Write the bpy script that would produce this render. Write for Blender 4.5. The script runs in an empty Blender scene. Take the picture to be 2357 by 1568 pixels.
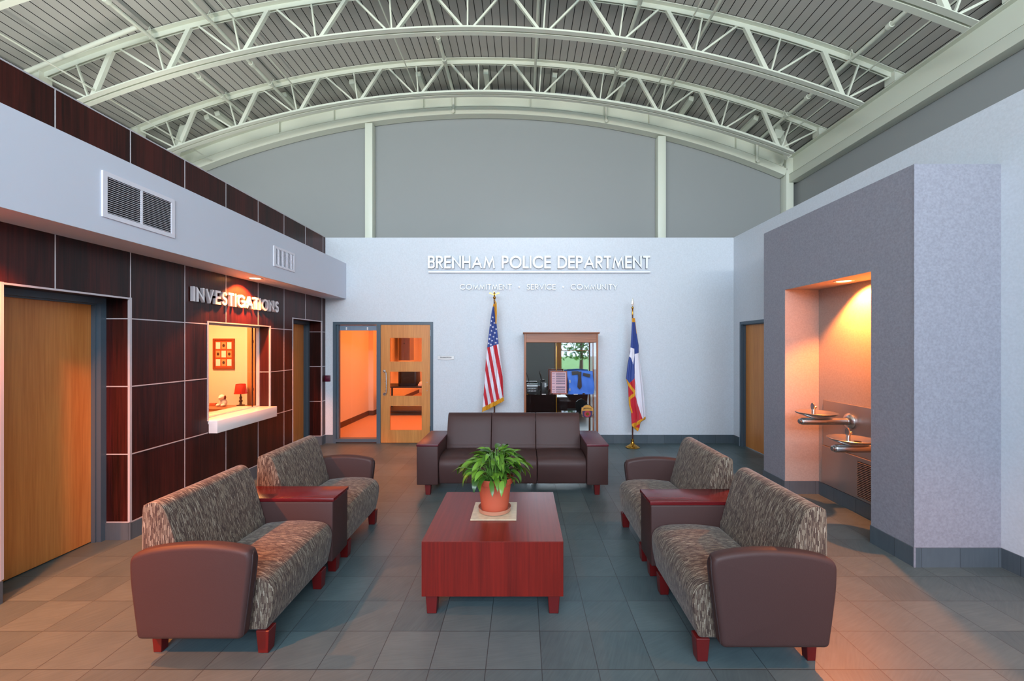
import bpy, bmesh, math, random
from mathutils import Vector
random.seed(7)
sc = bpy.context.scene
C = sc.collection
PI = math.pi
H = 1.745          # camera height
F = 965 / 2357     # focal length in frame widths
# ------------------------------------------------------------------ camera
cd = bpy.data.cameras.new('camera'); cam = bpy.data.objects.new('camera', cd); C.objects.link(cam)
cam.location = (0, 0, H); cam.rotation_euler = (PI/2, 0, 0)
cd.sensor_width = 36; cd.lens = 36*F; cd.shift_x = -24.5/2357; cd.shift_y = 12/2357
cd.clip_start = 0.05; cd.clip_end = 300
sc.camera = cam
# ------------------------------------------------------------------ view, world, large lights
sc.view_settings.view_transform = 'Standard'; sc.view_settings.look = 'None'
sc.view_settings.gamma = 1; sc.view_settings.exposure = 0.31; sc.view_settings.use_curve_mapping = False
w = bpy.data.worlds.new('world'); sc.world = w; w.use_nodes = True
bg = w.node_tree.nodes['Background']; bg.inputs[0].default_value = (0.62, 0.78, 1, 1); bg.inputs[1].default_value = 3.8

def area(name, loc, rot, sx, sy, power, col):
    l = bpy.data.lights.new(name, 'AREA'); l.shape = 'RECTANGLE'; l.size = sx; l.size_y = sy
    l.energy = power; l.color = col
    o = bpy.data.objects.new(name, l); C.objects.link(o); o.location = loc; o.rotation_euler = rot
    return o
def spot(name, loc, power, col, ang=100, blend=0.4, r=0.03, rot=(0, 0, 0)):
    l = bpy.data.lights.new(name, 'SPOT'); l.energy = power; l.color = col
    l.spot_size = math.radians(ang); l.spot_blend = blend; l.shadow_soft_size = r
    o = bpy.data.objects.new(name, l); C.objects.link(o); o.location = loc; o.rotation_euler = rot
    return o
def aim(o, p): o.rotation_euler = (Vector(p)-o.location).to_track_quat('-Z', 'Y').to_euler()
SKY = (0.55, 0.74, 1.0)
WARM = (1.0, 0.30, 0.07)
area('daylight_gable_window', (-0.8, -4.62, 4.6), (math.radians(80), 0, 0), 11.5, 2.2, 600, (0.66, 0.82, 1.0))
area('daylight_entrance_glazing', (-1.75, -4.62, 1.6), (math.radians(92), 0, 0), 2.9, 2.6, 45, SKY)
# unseen fill lights added to brighten the roof, no fixtures built
o = area('roof_fill_left', (-5.2, 2.0, 3.6), (PI, 0, 0), 0.25, 11, 60, (1.0, 0.95, 0.86)); o.data.spread = math.radians(140)
o = area('roof_fill_front', (-0.8, -4.0, 3.6), (0, 0, 0), 10, 0.3, 290, (1.0, 0.95, 0.87)); aim(o, (-0.8, 3.5, 7.0)); o.data.spread = math.radians(120)  # added fill from the front end, aimed up at deck and trusses
# sign light hung from the middle truss
o = spot('sign_spot', (0.3, 5.6, 5.9), 55, (0.86, 0.94, 1.0), 75, 1.0, 0.08); aim(o, (0.3, 7.5, 3.15))
# warm lamp beside the entrance on the right, out of view
o = spot('entrance_right_downlight', (2.9, 1.5, 2.7), 260, WARM, 100, 0.9, 0.06)
area('training_room_ceiling_light', (-2.4, 9.6, 2.62), (0, 0, 0), 1.2, 2.4, 85, (1.0, 0.25, 0.06))
area('training_room_rear_light', (-2.4, 13.4, 2.62), (0, 0, 0), 1.2, 2.4, 80, (1.0, 0.27, 0.06))
area('office_ceiling_light', (-5.0, 6.1, 2.5), (0, 0, 0), 0.8, 0.8, 80, (1.0, 0.50, 0.20))

# ------------------------------------------------------------------ materials
def lin(c):
    return tuple(((v/255)/12.92 if v/255 <= 0.04045 else ((v/255+0.055)/1.055)**2.4) for v in c) + (1,)
def mat(name, col, rough=0.5, metal=0.0, spec=0.5, coat=0.0, emit=None, estr=0.0, speckle=None, bump=None, sheen=0):
    m = bpy.data.materials.new(name); m.use_nodes = True
    nt = m.node_tree; b = nt.nodes['Principled BSDF']
    c = lin(col); b.inputs['Base Color'].default_value = c
    b.inputs['Roughness'].default_value = rough; b.inputs['Metallic'].default_value = metal
    b.inputs['Specular IOR Level'].default_value = spec
    b.inputs['Coat Weight'].default_value = coat; b.inputs['Coat Roughness'].default_value = 0.15
    b.inputs['Sheen Weight'].default_value = sheen
    if emit: b.inputs['Emission Color'].default_value = lin(emit); b.inputs['Emission Strength'].default_value = estr
    if speckle or bump:
        tc = nt.nodes.new('ShaderNodeNewGeometry')
        n = nt.nodes.new('ShaderNodeTexNoise'); n.inputs['Scale'].default_value = (speckle or bump)[0]; n.inputs['Detail'].default_value = 3
        nt.links.new(tc.outputs['Position'], n.inputs['Vector'])
        if speckle:
            r = nt.nodes.new('ShaderNodeValToRGB'); a = speckle[1]
            r.color_ramp.elements[0].position = 0.3; r.color_ramp.elements[1].position = 0.7
            r.color_ramp.elements[0].color = tuple(v*(1-a) for v in c[:3]) + (1,)
            r.color_ramp.elements[1].color = tuple(min(1, v*(1+a)) for v in c[:3]) + (1,)
            nt.links.new(n.outputs['Fac'], r.inputs['Fac']); nt.links.new(r.outputs['Color'], b.inputs['Base Color'])
        if bump:
            bn = nt.nodes.new('ShaderNodeBump'); bn.inputs['Strength'].default_value = bump[1]; bn.inputs['Distance'].default_value = 0.002
            nt.links.new(n.outputs['Fac'], bn.inputs['Height']); nt.links.new(bn.outputs['Normal'], b.inputs['Normal'])
    return m
def math_node(nt, op, a, b=None):
    n = nt.nodes.new('ShaderNodeMath'); n.operation = op
    for i, v in enumerate((a, b)):
        if v is None: continue
        if isinstance(v, (int, float)): n.inputs[i].default_value = v
        else: nt.links.new(v, n.inputs[i])
    return n.outputs[0]
def wood(name, ca, cb, axis='Z', rough=0.35, fine=90, coat=0.0, spec=0.5, cell=None):
    m = bpy.data.materials.new(name); m.use_nodes = True; nt = m.node_tree; b = nt.nodes['Principled BSDF']
    g = nt.nodes.new('ShaderNodeNewGeometry'); mp = nt.nodes.new('ShaderNodeMapping')
    nt.links.new(g.outputs['Position'], mp.inputs['Vector'])
    s = [1, 1, 1]; s['XYZ'.index(axis)] = 0.035; mp.inputs['Scale'].default_value = s
    n1 = nt.nodes.new('ShaderNodeTexNoise'); n1.inputs['Scale'].default_value = fine; n1.inputs['Detail'].default_value = 4
    n2 = nt.nodes.new('ShaderNodeTexNoise'); n2.inputs['Scale'].default_value = fine*0.09; n2.inputs['Detail'].default_value = 2
    nt.links.new(mp.outputs[0], n1.inputs['Vector']); nt.links.new(mp.outputs[0], n2.inputs['Vector'])
    f = math_node(nt, 'ADD', math_node(nt, 'MULTIPLY', n1.outputs['Fac'], 0.5), math_node(nt, 'MULTIPLY', n2.outputs['Fac'], 0.5))
    if cell:
        sp = nt.nodes.new('ShaderNodeSeparateXYZ'); nt.links.new(g.outputs['Position'], sp.inputs[0])
        cy = math_node(nt, 'FLOOR', math_node(nt, 'DIVIDE', math_node(nt, 'SUBTRACT', sp.outputs[1], cell[0]), cell[1]))
        cz = math_node(nt, 'FLOOR', math_node(nt, 'DIVIDE', math_node(nt, 'SUBTRACT', sp.outputs[2], cell[2]), cell[3]))
        cb2 = nt.nodes.new('ShaderNodeCombineXYZ'); nt.links.new(cy, cb2.inputs[0]); nt.links.new(cz, cb2.inputs[1])
        wn = nt.nodes.new('ShaderNodeTexWhiteNoise'); nt.links.new(cb2.outputs[0], wn.inputs['Vector'])
        f = math_node(nt, 'ADD', f, math_node(nt, 'MULTIPLY', math_node(nt, 'SUBTRACT', wn.outputs['Value'], 0.5), 0.16))
    r = nt.nodes.new('ShaderNodeValToRGB'); r.color_ramp.elements[0].position = 0.36; r.color_ramp.elements[1].position = 0.64
    r.color_ramp.elements[0].color = lin(ca); r.color_ramp.elements[1].color = lin(cb)
    nt.links.new(f, r.inputs['Fac']); nt.links.new(r.outputs['Color'], b.inputs['Base Color'])
    b.inputs['Roughness'].default_value = rough; b.inputs['Coat Weight'].default_value = coat; b.inputs['Specular IOR Level'].default_value = spec
    b.inputs['Coat Roughness'].default_value = 0.12
    return m
def fabric_mat(name):
    m = bpy.data.materials.new(name); m.use_nodes = True; nt = m.node_tree; b = nt.nodes['Principled BSDF']
    uv = nt.nodes.new('ShaderNodeUVMap'); sp = nt.nodes.new('ShaderNodeSeparateXYZ'); nt.links.new(uv.outputs[0], sp.inputs[0])
    ns = nt.nodes.new('ShaderNodeTexNoise'); ns.inputs['Scale'].default_value = 6; nt.links.new(uv.outputs[0], ns.inputs['Vector'])
    wob = math_node(nt, 'MULTIPLY', ns.outputs['Fac'], 0.012)
    u = math_node(nt, 'FLOOR', math_node(nt, 'MULTIPLY', math_node(nt, 'ADD', sp.outputs[0], wob), 300))
    w1 = nt.nodes.new('ShaderNodeTexWhiteNoise'); w1.noise_dimensions = '1D'; nt.links.new(u, w1.inputs['W'])
    v = math_node(nt, 'FLOOR', math_node(nt, 'ADD', math_node(nt, 'MULTIPLY', sp.outputs[1], 34), math_node(nt, 'MULTIPLY', w1.outputs['Value'], 9)))
    cb = nt.nodes.new('ShaderNodeCombineXYZ'); nt.links.new(u, cb.inputs[0]); nt.links.new(v, cb.inputs[1])
    w2 = nt.nodes.new('ShaderNodeTexWhiteNoise'); nt.links.new(cb.outputs[0], w2.inputs['Vector'])
    r = nt.nodes.new('ShaderNodeValToRGB'); r.color_ramp.interpolation = 'CONSTANT'
    cols = [(0, (66, 50, 44)), (0.22, (88, 72, 62)), (0.45, (110, 96, 82)), (0.66, (130, 118, 102)), (0.84, (78, 64, 56)), (0.95, (158, 148, 132))]
    r.color_ramp.elements[0].position = 0; r.color_ramp.elements[0].color = lin(cols[0][1])
    r.color_ramp.elements[1].position = cols[1][0]; r.color_ramp.elements[1].color = lin(cols[1][1])
    for p, c in cols[2:]:
        e = r.color_ramp.elements.new(p); e.color = lin(c)
    nt.links.new(w2.outputs['Value'], r.inputs['Fac']); nt.links.new(r.outputs['Color'], b.inputs['Base Color'])
    b.inputs['Roughness'].default_value = 0.85; b.inputs['Sheen Weight'].default_value = 0.15; b.inputs['Specular IOR Level'].default_value = 0.25
    return m
def tile_mat(name, ox, oy, p, ca, cb, grout, gw=0.004, rough=0.42, zt=None):
    m = bpy.data.materials.new(name); m.use_nodes = True; nt = m.node_tree; b = nt.nodes['Principled BSDF']
    g = nt.nodes.new('ShaderNodeNewGeometry'); sp = nt.nodes.new('ShaderNodeSeparateXYZ'); nt.links.new(g.outputs['Position'], sp.inputs[0])
    def cell(out, o):
        t = math_node(nt, 'DIVIDE', math_node(nt, 'SUBTRACT', out, o), p)
        fl = math_node(nt, 'FLOOR', t); fr = math_node(nt, 'SUBTRACT', t, fl)
        d = math_node(nt, 'MINIMUM', fr, math_node(nt, 'SUBTRACT', 1, fr))
        return fl, math_node(nt, 'LESS_THAN', d, gw/2/p)
    cx, gx = cell(sp.outputs[0], ox); cy, gy = cell(sp.outputs[1], oy)
    gm = math_node(nt, 'MAXIMUM', gx, gy)
    cbn = nt.nodes.new('ShaderNodeCombineXYZ'); nt.links.new(cx, cbn.inputs[0]); nt.links.new(cy, cbn.inputs[1])
    wn = nt.nodes.new('ShaderNodeTexWhiteNoise'); nt.links.new(cbn.outputs[0], wn.inputs['Vector'])
    # brushed streaks whose direction changes from tile to tile
    rot = nt.nodes.new('ShaderNodeVectorRotate'); rot.rotation_type = 'Z_AXIS'
    nt.links.new(g.outputs['Position'], rot.inputs['Vector'])
    nt.links.new(math_node(nt, 'ADD', math_node(nt, 'MULTIPLY', wn.outputs['Value'], 1.2), 0.3), rot.inputs['Angle'])
    mp = nt.nodes.new('ShaderNodeMapping'); mp.inputs['Scale'].default_value = (60, 4, 4); nt.links.new(rot.outputs[0], mp.inputs['Vector'])
    n = nt.nodes.new('ShaderNodeTexNoise'); n.inputs['Scale'].default_value = 1.4; n.inputs['Detail'].default_value = 5; nt.links.new(mp.outputs[0], n.inputs['Vector'])
    n2 = nt.nodes.new('ShaderNodeTexNoise'); n2.inputs['Scale'].default_value = 7; nt.links.new(g.outputs['Position'], n2.inputs['Vector'])
    f = math_node(nt, 'ADD', math_node(nt, 'ADD', math_node(nt, 'MULTIPLY', n.outputs['Fac'], 0.45), math_node(nt, 'MULTIPLY', n2.outputs['Fac'], 0.3)), math_node(nt, 'MULTIPLY', wn.outputs['Value'], 0.3))
    r = nt.nodes.new('ShaderNodeValToRGB'); r.color_ramp.elements[0].position = 0.25; r.color_ramp.elements[1].position = 0.8
    r.color_ramp.elements[0].color = lin(ca); r.color_ramp.elements[1].color = lin(cb); nt.links.new(f, r.inputs['Fac'])
    mx = nt.nodes.new('ShaderNodeMix'); mx.data_type = 'RGBA'; nt.links.new(gm, mx.inputs['Factor'])
    nt.links.new(r.outputs['Color'], mx.inputs[6]); mx.inputs[7].default_value = lin(grout)
    nt.links.new(mx.outputs[2], b.inputs['Base Color'])
    bn = nt.nodes.new('ShaderNodeBump'); bn.inputs['Strength'].default_value = 0.35; bn.inputs['Distance'].default_value = 0.002
    nt.links.new(math_node(nt, 'SUBTRACT', math_node(nt, 'MULTIPLY', n.outputs['Fac'], 0.5), gm), bn.inputs['Height']); nt.links.new(bn.outputs['Normal'], b.inputs['Normal'])
    b.inputs['Roughness'].default_value = rough
    return m
def glass_mat(name, tint=(1, 1, 1), refl=1.0):
    m = bpy.data.materials.new(name); m.use_nodes = True; nt = m.node_tree; nt.nodes.remove(nt.nodes['Principled BSDF'])
    out = nt.nodes['Material Output']; t = nt.nodes.new('ShaderNodeBsdfTransparent'); t.inputs[0].default_value = (*tint, 1)
    gl = nt.nodes.new('ShaderNodeBsdfGlossy'); gl.inputs['Roughness'].default_value = 0.01
    fr = nt.nodes.new('ShaderNodeFresnel'); fr.inputs['IOR'].default_value = 1.45
    mx = nt.nodes.new('ShaderNodeMixShader'); gb = nt.nodes.new('ShaderNodeNewGeometry')
    front = math_node(nt, 'SUBTRACT', 1, gb.outputs['Backfacing'])
    nt.links.new(math_node(nt, 'MULTIPLY', math_node(nt, 'MULTIPLY', fr.outputs[0], refl), front), mx.inputs[0])
    nt.links.new(t.outputs[0], mx.inputs[1]); nt.links.new(gl.outputs[0], mx.inputs[2]); nt.links.new(mx.outputs[0], out.inputs[0])
    return m

M = {}
M['wall_white'] = mat('white wallcovering', (207, 214, 222), 0.6, speckle=(55, 0.05))
M['paint_white'] = mat('white paint', (206, 213, 227), 0.55)
M['upper_grey'] = mat('upper wall grey paint', (150, 153, 152), 0.7)
M['box_grey'] = mat('grey vinyl wallcovering', (141, 142, 153), 0.6, speckle=(60, 0.13))
M['niche'] = mat('niche wallcovering', (158, 148, 142), 0.6, speckle=(60, 0.08))
M['panel'] = wood('dark mahogany laminate', (26, 8, 8), (72, 25, 21), 'Z', 0.32, 60, 0.0, 0.32, cell=(3.772, 0.607, 0.158, 0.61))
M['strip'] = mat('aluminium reveal strip', (205, 200, 205), 0.35, 0.3)
M['frame'] = mat('blue grey door frame enamel', (74, 92, 106), 0.4)
M['oak'] = wood('rotary oak veneer', (192, 120, 58), (218, 148, 78), 'Z', 0.4, 75)
M['oak_cab'] = wood('cabinet oak', (128, 72, 42), (166, 100, 62), 'Z', 0.4, 60)
M['oak_cab_h'] = wood('cabinet oak header', (122, 70, 44), (158, 98, 66), 'X', 0.4, 70)
M['cherry'] = wood('cherry veneer', (92, 13, 4), (124, 24, 12), 'Z', 0.4, 75, 0.0, 0.35)
M['cherry_top'] = wood('cherry veneer top', (102, 22, 14), (128, 34, 24), 'Y', 0.36, 55, 0.0)
M['cherry_arm'] = wood('cherry arm top', (84, 14, 20), (112, 22, 26), 'X', 0.27, 55, 0.1)
M['leg'] = mat('cherry stained leg', (96, 14, 14), 0.35)
M['leather'] = mat('brown vinyl upholstery', (68, 46, 44), 0.5, spec=0.32, bump=(260, 0.25))
M['fabric'] = fabric_mat('woven streak fabric')
M['piping'] = mat('dark brown piping', (52, 36, 36), 0.5)
M['steel'] = mat('cream painted steel', (222, 226, 210), 0.45)
M['deck'] = mat('grey painted deck', (180, 178, 172), 0.6)
M['slot'] = mat('deck slot acoustic backing', (26, 26, 26), 0.9)
M['floor'] = tile_mat('slate porcelain floor tile', 0.407, 3.169, 0.3035, (66, 83, 88), (92, 109, 112), (52, 60, 64), 0.0045)
M['base'] = tile_mat('slate base tile', 0.407, 3.169, 0.3035, (72, 84, 92), (88, 99, 107), (54, 62, 68), 0.004, 0.35)
M['carpet'] = mat('training room carpet', (190, 150, 120), 0.95, speckle=(160, 0.25))
M['room_paint'] = mat('warm beige room paint', (224, 208, 186), 0.6)
M['chrome'] = mat('satin stainless', (200, 200, 200), 0.25, 1.0)
M['stainless'] = mat('brushed stainless panel', (170, 166, 164), 0.38, 0.9)
M['letter'] = mat('satin white metal letter', (244, 246, 250), 0.4, 0.0)
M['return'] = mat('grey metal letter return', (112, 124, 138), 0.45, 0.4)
M['black'] = mat('black plastic', (22, 20, 22), 0.45)
M['vent_white'] = mat('white enamel grille', (226, 226, 236), 0.4)
M['vent_dark'] = mat('duct dark', (14, 14, 18), 0.9)
M['counter'] = mat('white solid surface', (238, 236, 236), 0.25)
M['glass'] = glass_mat('clear glass')
M['cab_glass'] = glass_mat('cabinet glass', refl=0.6)
M['mirror'] = mat('mirror', (210, 212, 210), 0.02, 1.0)
M['lens'] = mat('lit lamp lens', (255, 220, 170), 0.5, emit=(255, 190, 120), estr=9)
M['brass'] = mat('polished brass', (190, 142, 60), 0.22, 1.0)
M['bronze'] = mat('dark bronze pole', (80, 46, 36), 0.35, 0.4)
M['terracotta'] = mat('terracotta plastic pot', (196, 92, 64), 0.5)
M['saucer'] = mat('clear saucer plastic', (190, 130, 104), 0.2)
M['soil'] = mat('soil', (50, 34, 26), 1.0, speckle=(200, 0.5))
M['stone'] = mat('beige stone tile', (206, 190, 160), 0.35, speckle=(30, 0.12))
M['sky_grey'] = mat('closure grey', (120, 120, 116), 0.8)
M['maroon'] = mat('maroon reader plastic', (88, 24, 48), 0.3)
M['paper'] = mat('white card', (222, 214, 214), 0.7)

def leaf_mat():
    m = bpy.data.materials.new('glossy green leaf'); m.use_nodes = True; nt = m.node_tree; b = nt.nodes['Principled BSDF']
    g = nt.nodes.new('ShaderNodeNewGeometry')
    r = nt.nodes.new('ShaderNodeValToRGB'); r.color_ramp.elements[0].color = lin((34, 70, 18)); r.color_ramp.elements[1].color = lin((108, 152, 48))
    nt.links.new(g.outputs['Random Per Island'], r.inputs['Fac']); nt.links.new(r.outputs['Color'], b.inputs['Base Color'])
    b.inputs['Roughness'].default_value = 0.3
    return m
M['leaf'] = leaf_mat()

# ------------------------------------------------------------------ mesh helpers
def rootloc(o):
    while o.parent: o = o.parent
    return o.location.copy()
class MB:
    def __init__(s): s.v = []; s.f = []; s.m = []; s.uv = []
    def add(s, vs, fs, m=0, uvs=None):
        o = len(s.v); s.v += [tuple(v) for v in vs]
        for i, f in enumerate(fs):
            s.f.append([o+k for k in f]); s.m.append(m); s.uv.append(uvs[i] if uvs else None)
        return s
    def box(s, x0, x1, y0, y1, z0, z1, m=0):
        s.nb = getattr(s, 'nb', -1)+1; e = (s.nb % 6)*2.5e-5      # keeps abutting pieces from sharing a face plane
        x0, x1, y0, y1, z0, z1 = x0-e, x1+e, y0-e, y1+e, z0-e, z1+e
        vs = [(x, y, z) for x in (x0, x1) for y in (y0, y1) for z in (z0, z1)]
        return s.add(vs, [(0, 1, 3, 2), (4, 6, 7, 5), (0, 4, 5, 1), (2, 3, 7, 6), (0, 2, 6, 4), (1, 5, 7, 3)], m)
    def taper(s, cx, cy, z0, z1, w0, w1, m=0):      # w0 at bottom
        vs = [(cx+sx*w0/2, cy+sy*w0/2, z0) for sx, sy in ((-1, -1), (1, -1), (1, 1), (-1, 1))] + [(cx+sx*w1/2, cy+sy*w1/2, z1) for sx, sy in ((-1, -1), (1, -1), (1, 1), (-1, 1))]
        return s.add(vs, [(0, 3, 2, 1), (4, 5, 6, 7), (0, 1, 5, 4), (1, 2, 6, 5), (2, 3, 7, 6), (3, 0, 4, 7)], m)
    def ext(s, poly, a0, a1, fn, m=0, n=1):           # extrude a 2D outline between a0 and a1; fn(p, q, a) -> xyz
        k = len(poly); vs = []; L = [0]
        for i in range(k):
            p, q = poly[i], poly[(i+1) % k]; L.append(L[-1]+math.hypot(q[0]-p[0], q[1]-p[1]))
        for j in range(n+1):
            a = a0+(a1-a0)*j/n; vs += [fn(p[0], p[1], a) for p in poly]
        fs = []; uvs = []
        for j in range(n):
            A = a0+(a1-a0)*j/n; B = a0+(a1-a0)*(j+1)/n
            for i in range(k):
                i2 = (i+1) % k; fs.append((j*k+i, j*k+i2, (j+1)*k+i2, (j+1)*k+i)); uvs.append([(A, L[i]), (A, L[i+1]), (B, L[i+1]), (B, L[i])])
        fs.append(tuple(range(k))[::-1]); uvs.append([poly[i] for i in range(k)][::-1])
        fs.append(tuple(n*k+i for i in range(k))); uvs.append([poly[i] for i in range(k)])
        return s.add(vs, fs, m, uvs)
    def tube(s, pts, r, n=8, m=0):
        pts = [Vector(p) for p in pts]; k = len(pts); rs = r if isinstance(r, (list, tuple)) else [r]*k
        vs = []; up = None
        for i, p in enumerate(pts):
            t = (pts[min(i+1, k-1)]-pts[max(i-1, 0)]).normalized()
            if up is None: up = Vector((0, 0, 1)) if abs(t.z) < 0.9 else Vector((0, 1, 0))
            a = t.cross(up)
            if a.length < 1e-4: a = t.cross(Vector((1, 0, 0)))
            a.normalize(); b = a.cross(t).normalized(); up = b
            for j in range(n):
                an = 2*PI*j/n; vs.append(p+(a*math.cos(an)+b*math.sin(an))*rs[i])
        fs = [(i*n+j, i*n+(j+1) % n, (i+1)*n+(j+1) % n, (i+1)*n+j) for i in range(k-1) for j in range(n)]
        fs += [tuple(range(n))[::-1], tuple((k-1)*n+j for j in range(n))]
        return s.add(vs, fs, m)
    def bar(s, p, q, w, d, m=0, side=(0, 1, 0)):      # rectangular member: w across, d along side
        p, q = Vector(p), Vector(q); t = (q-p).normalized(); sd = Vector(side).normalized(); a = t.cross(sd).normalized()
        vs = [e+a*sa*w/2+sd*sb*d/2 for e in (p, q) for sa, sb in ((-1, -1), (1, -1), (1, 1), (-1, 1))]
        return s.add(vs, [(0, 3, 2, 1), (4, 5, 6, 7), (0, 1, 5, 4), (1, 2, 6, 5), (2, 3, 7, 6), (3, 0, 4, 7)], m)
    def lathe(s, prof, c, n=32, m=0, axis='Z', sx=1, sy=1):
        vs = []; k = len(prof)
        for r, z in prof:
            for j in range(n):
                a = 2*PI*j/n; u, v = r*math.cos(a)*sx, r*math.sin(a)*sy
                vs.append((c[0]+u, c[1]+v, c[2]+z) if axis == 'Z' else ((c[0]+z, c[1]+u, c[2]+v) if axis == 'X' else (c[0]+u, c[1]+z, c[2]+v)))
        fs = [(i*n+j, i*n+(j+1) % n, (i+1)*n+(j+1) % n, (i+1)*n+j) for i in range(k-1) for j in range(n)]
        if prof[0][0] > 1e-6: fs.append(tuple(range(n))[::-1])
        if prof[-1][0] > 1e-6: fs.append(tuple((k-1)*n+j for j in range(n)))
        return s.add(vs, fs, m)
    def build(s, name, mats, parent=None, bevel=0, seg=2, smooth=35, bang=30, recalc=True):
        if not isinstance(mats, (list, tuple)): mats = [mats]
        xs = [v[0] for v in s.v]; ys = [v[1] for v in s.v]; zs = [v[2] for v in s.v]
        off = rootloc(parent) if parent else Vector(((min(xs)+max(xs))/2, (min(ys)+max(ys))/2, min(zs)))
        me = bpy.data.meshes.new(name)
        me.from_pydata([(v[0]-off[0], v[1]-off[1], v[2]-off[2]) for v in s.v], [], s.f)
        for mm in mats: me.materials.append(mm)
        for p, i in zip(me.polygons, s.m): p.material_index = i
        if any(u is not None for u in s.uv):
            ul = me.uv_layers.new(name='UVMap')
            for p, u in zip(me.polygons, s.uv):
                if u:
                    for li, c in zip(p.loop_indices, u): ul.data[li].uv = c
        bm = bmesh.new(); bm.from_mesh(me)
        bmesh.ops.remove_doubles(bm, verts=bm.verts, dist=1e-6)
        if recalc: bmesh.ops.recalc_face_normals(bm, faces=bm.faces)
        if bevel:
            ed = [e for e in bm.edges if len(e.link_faces) == 2 and e.calc_face_angle(0) > math.radians(bang)]
            bmesh.ops.bevel(bm, geom=ed, offset=bevel, segments=seg, profile=0.5, affect='EDGES', clamp_overlap=True)
        bm.to_mesh(me); bm.free()
        if smooth:
            for p in me.polygons: p.use_smooth = True
            me.set_sharp_from_angle(angle=math.radians(smooth))
        o = bpy.data.objects.new(name, me); C.objects.link(o)
        if parent: o.parent = parent
        else: o.location = off
        return o
def thing(name, label, cat, loc=(0, 0, 0), group=None):
    o = bpy.data.objects.new(name, None); C.objects.link(o); o.location = loc; o.empty_display_size = 0.1
    o['label'] = label; o['category'] = cat
    if group: o['group'] = group
    return o
def tag(o, label, cat, group=None):
    o['label'] = label; o['category'] = cat
    if group: o['group'] = group
    return o
def struct(name, mb, mats, parent=None, **k):
    o = mb.build(name, mats, parent, **k)
    if not parent: o['kind'] = 'structure'
    return o
def sempty(name, loc):
    o = bpy.data.objects.new(name, None); C.objects.link(o); o.location = loc; o['kind'] = 'structure'; return o
XZ = lambda p, q, a: (p, a, q)       # outline in X-Z, extruded along Y
YZ = lambda p, q, a: (a, p, q)       # outline in Y-Z, extruded along X

# ------------------------------------------------------------------ setting: shell
XL, XR, YB, YF = -3.53, 3.775, 7.5, -4.5
ZT = 3.68
b = MB(); b.box(-3.95, 3.95, YF-0.2, 7.66, -0.1, 0); struct('floor', b, M['floor'], smooth=0)

# left wall, clad in laminate panels
DA, DB, WN = (2.839, 3.772), (6.436, 7.37), (4.699, 5.863)
ZD = 2.168; WB, WT = 0.90, 2.013
b = MB(); x0, x1 = XL-0.215, XL
b.box(x0, x1, YF, DA[0], 0, ZT); b.box(x0, x1, DA[0], DA[1], ZD, ZT); b.box(x0, x1, DA[1], WN[0], 0, ZT)
b.box(x0, x1, WN[0], WN[1], 0, WB-0.04); b.box(x0, x1, WN[0], WN[1], WT, ZT)
b.box(x0, x1, WN[1], DB[0], 0, ZT); b.box(x0, x1, DB[0], DB[1], ZD, ZT); b.box(x0, x1, DB[1], YB, 0, ZT)
wl = struct('wall_left', b, M['panel'], smooth=0)
SW = 0.010; sx = XL+0.003
b = MB()
def clear(y, z0, z1):   # pieces of a vertical joint outside the openings
    segs = [(z0, z1)]
    for (a, c), (p, q) in ((DA, (0, ZD)), (DB, (0, ZD)), (WN, (WB-0.14, WT))):
        if a-0.001 < y < c+0.001:
            ns = []
            for s0, s1 in segs:
                if p > s0: ns.append((s0, min(s1, p)))
                if q < s1: ns.append((max(s0, q), s1))
            segs = [t for t in ns if t[1]-t[0] > 0.02]
    return segs
yj = [3.772+0.607*k for k in range(-13, 7)]
for y in yj:
    if abs(y-3.772) > .01 and abs(y-7.37) > .06:
        for z0, z1 in clear(y, 0.158, 2.584): b.box(XL-0.002, sx, y-SW/2*.7, y+SW/2*.7, z0, z1)
    b.box(XL-0.002, sx, y-SW/2*.7, y+SW/2*.7, 3.0, ZT)
for y in (3.772, 7.37): b.box(XL-0.002, sx, y-SW/2*.7, y+SW/2*.7, ZD, 2.584)
def hruns(z):
    cuts = [(a-0.001, c+0.001) for (a, c), (p, q) in ((DA, (0, ZD)), (DB, (0, ZD)), (WN, (WB-0.14, WT))) if p <= z <= q]
    y = YF; out = []
    for a, c in sorted(cuts): out.append((y, a)); y = c
    out.append((y, YB)); return out
for z in (0.158, 0.768, 1.378, 1.988):
    for a, c in hruns(z):
        b.box(XL-0.002, sx, a, c, z-SW/2, z+SW/2)
    for D in (DA, DB): b.box(XL-0.213, XL-0.012, D[1]-0.003, D[1]+0.002, z-SW/2, z+SW/2)
b.box(XL-0.15, XL-0.012, WN[1]-0.003, WN[1]+0.002, 1.378-SW/2, 1.378+SW/2)
T = 0.010
for D in (DA, DB):       # corner angles round the door recesses
    for y in D: b.box(XL-0.014, sx+0.002, y-T, y+T, 0.158, ZD+T)
    b.box(XL-0.014, sx+0.002, D[0]-T, D[1]+T, ZD-T*.6, ZD+T*.8)
for y in WN: b.box(XL-0.014, sx+0.002, y-T, y+T, WB, WT+T)
b.box(XL-0.014, sx+0.002, WN[0]-T, WN[1]+T, WT-T*.6, WT+T*.8)
b.box(XL-0.06, sx, YF, YB, ZT, ZT+0.012)
struct('trim_1', b, M['strip'], smooth=0)
b = MB()
for a, c in ((YF, DA[0]), (DA[1]-.0, DB[0]), (DB[1], YB)): b.box(XL, XL+0.01, a, c, 0, 0.152)
for D in (DA, DB): b.box(XL-0.215, XL+0.01, D[1]-0.01, D[1], 0, 0.152)
struct('baseboard_left', b, M['base'], smooth=0)

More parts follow.
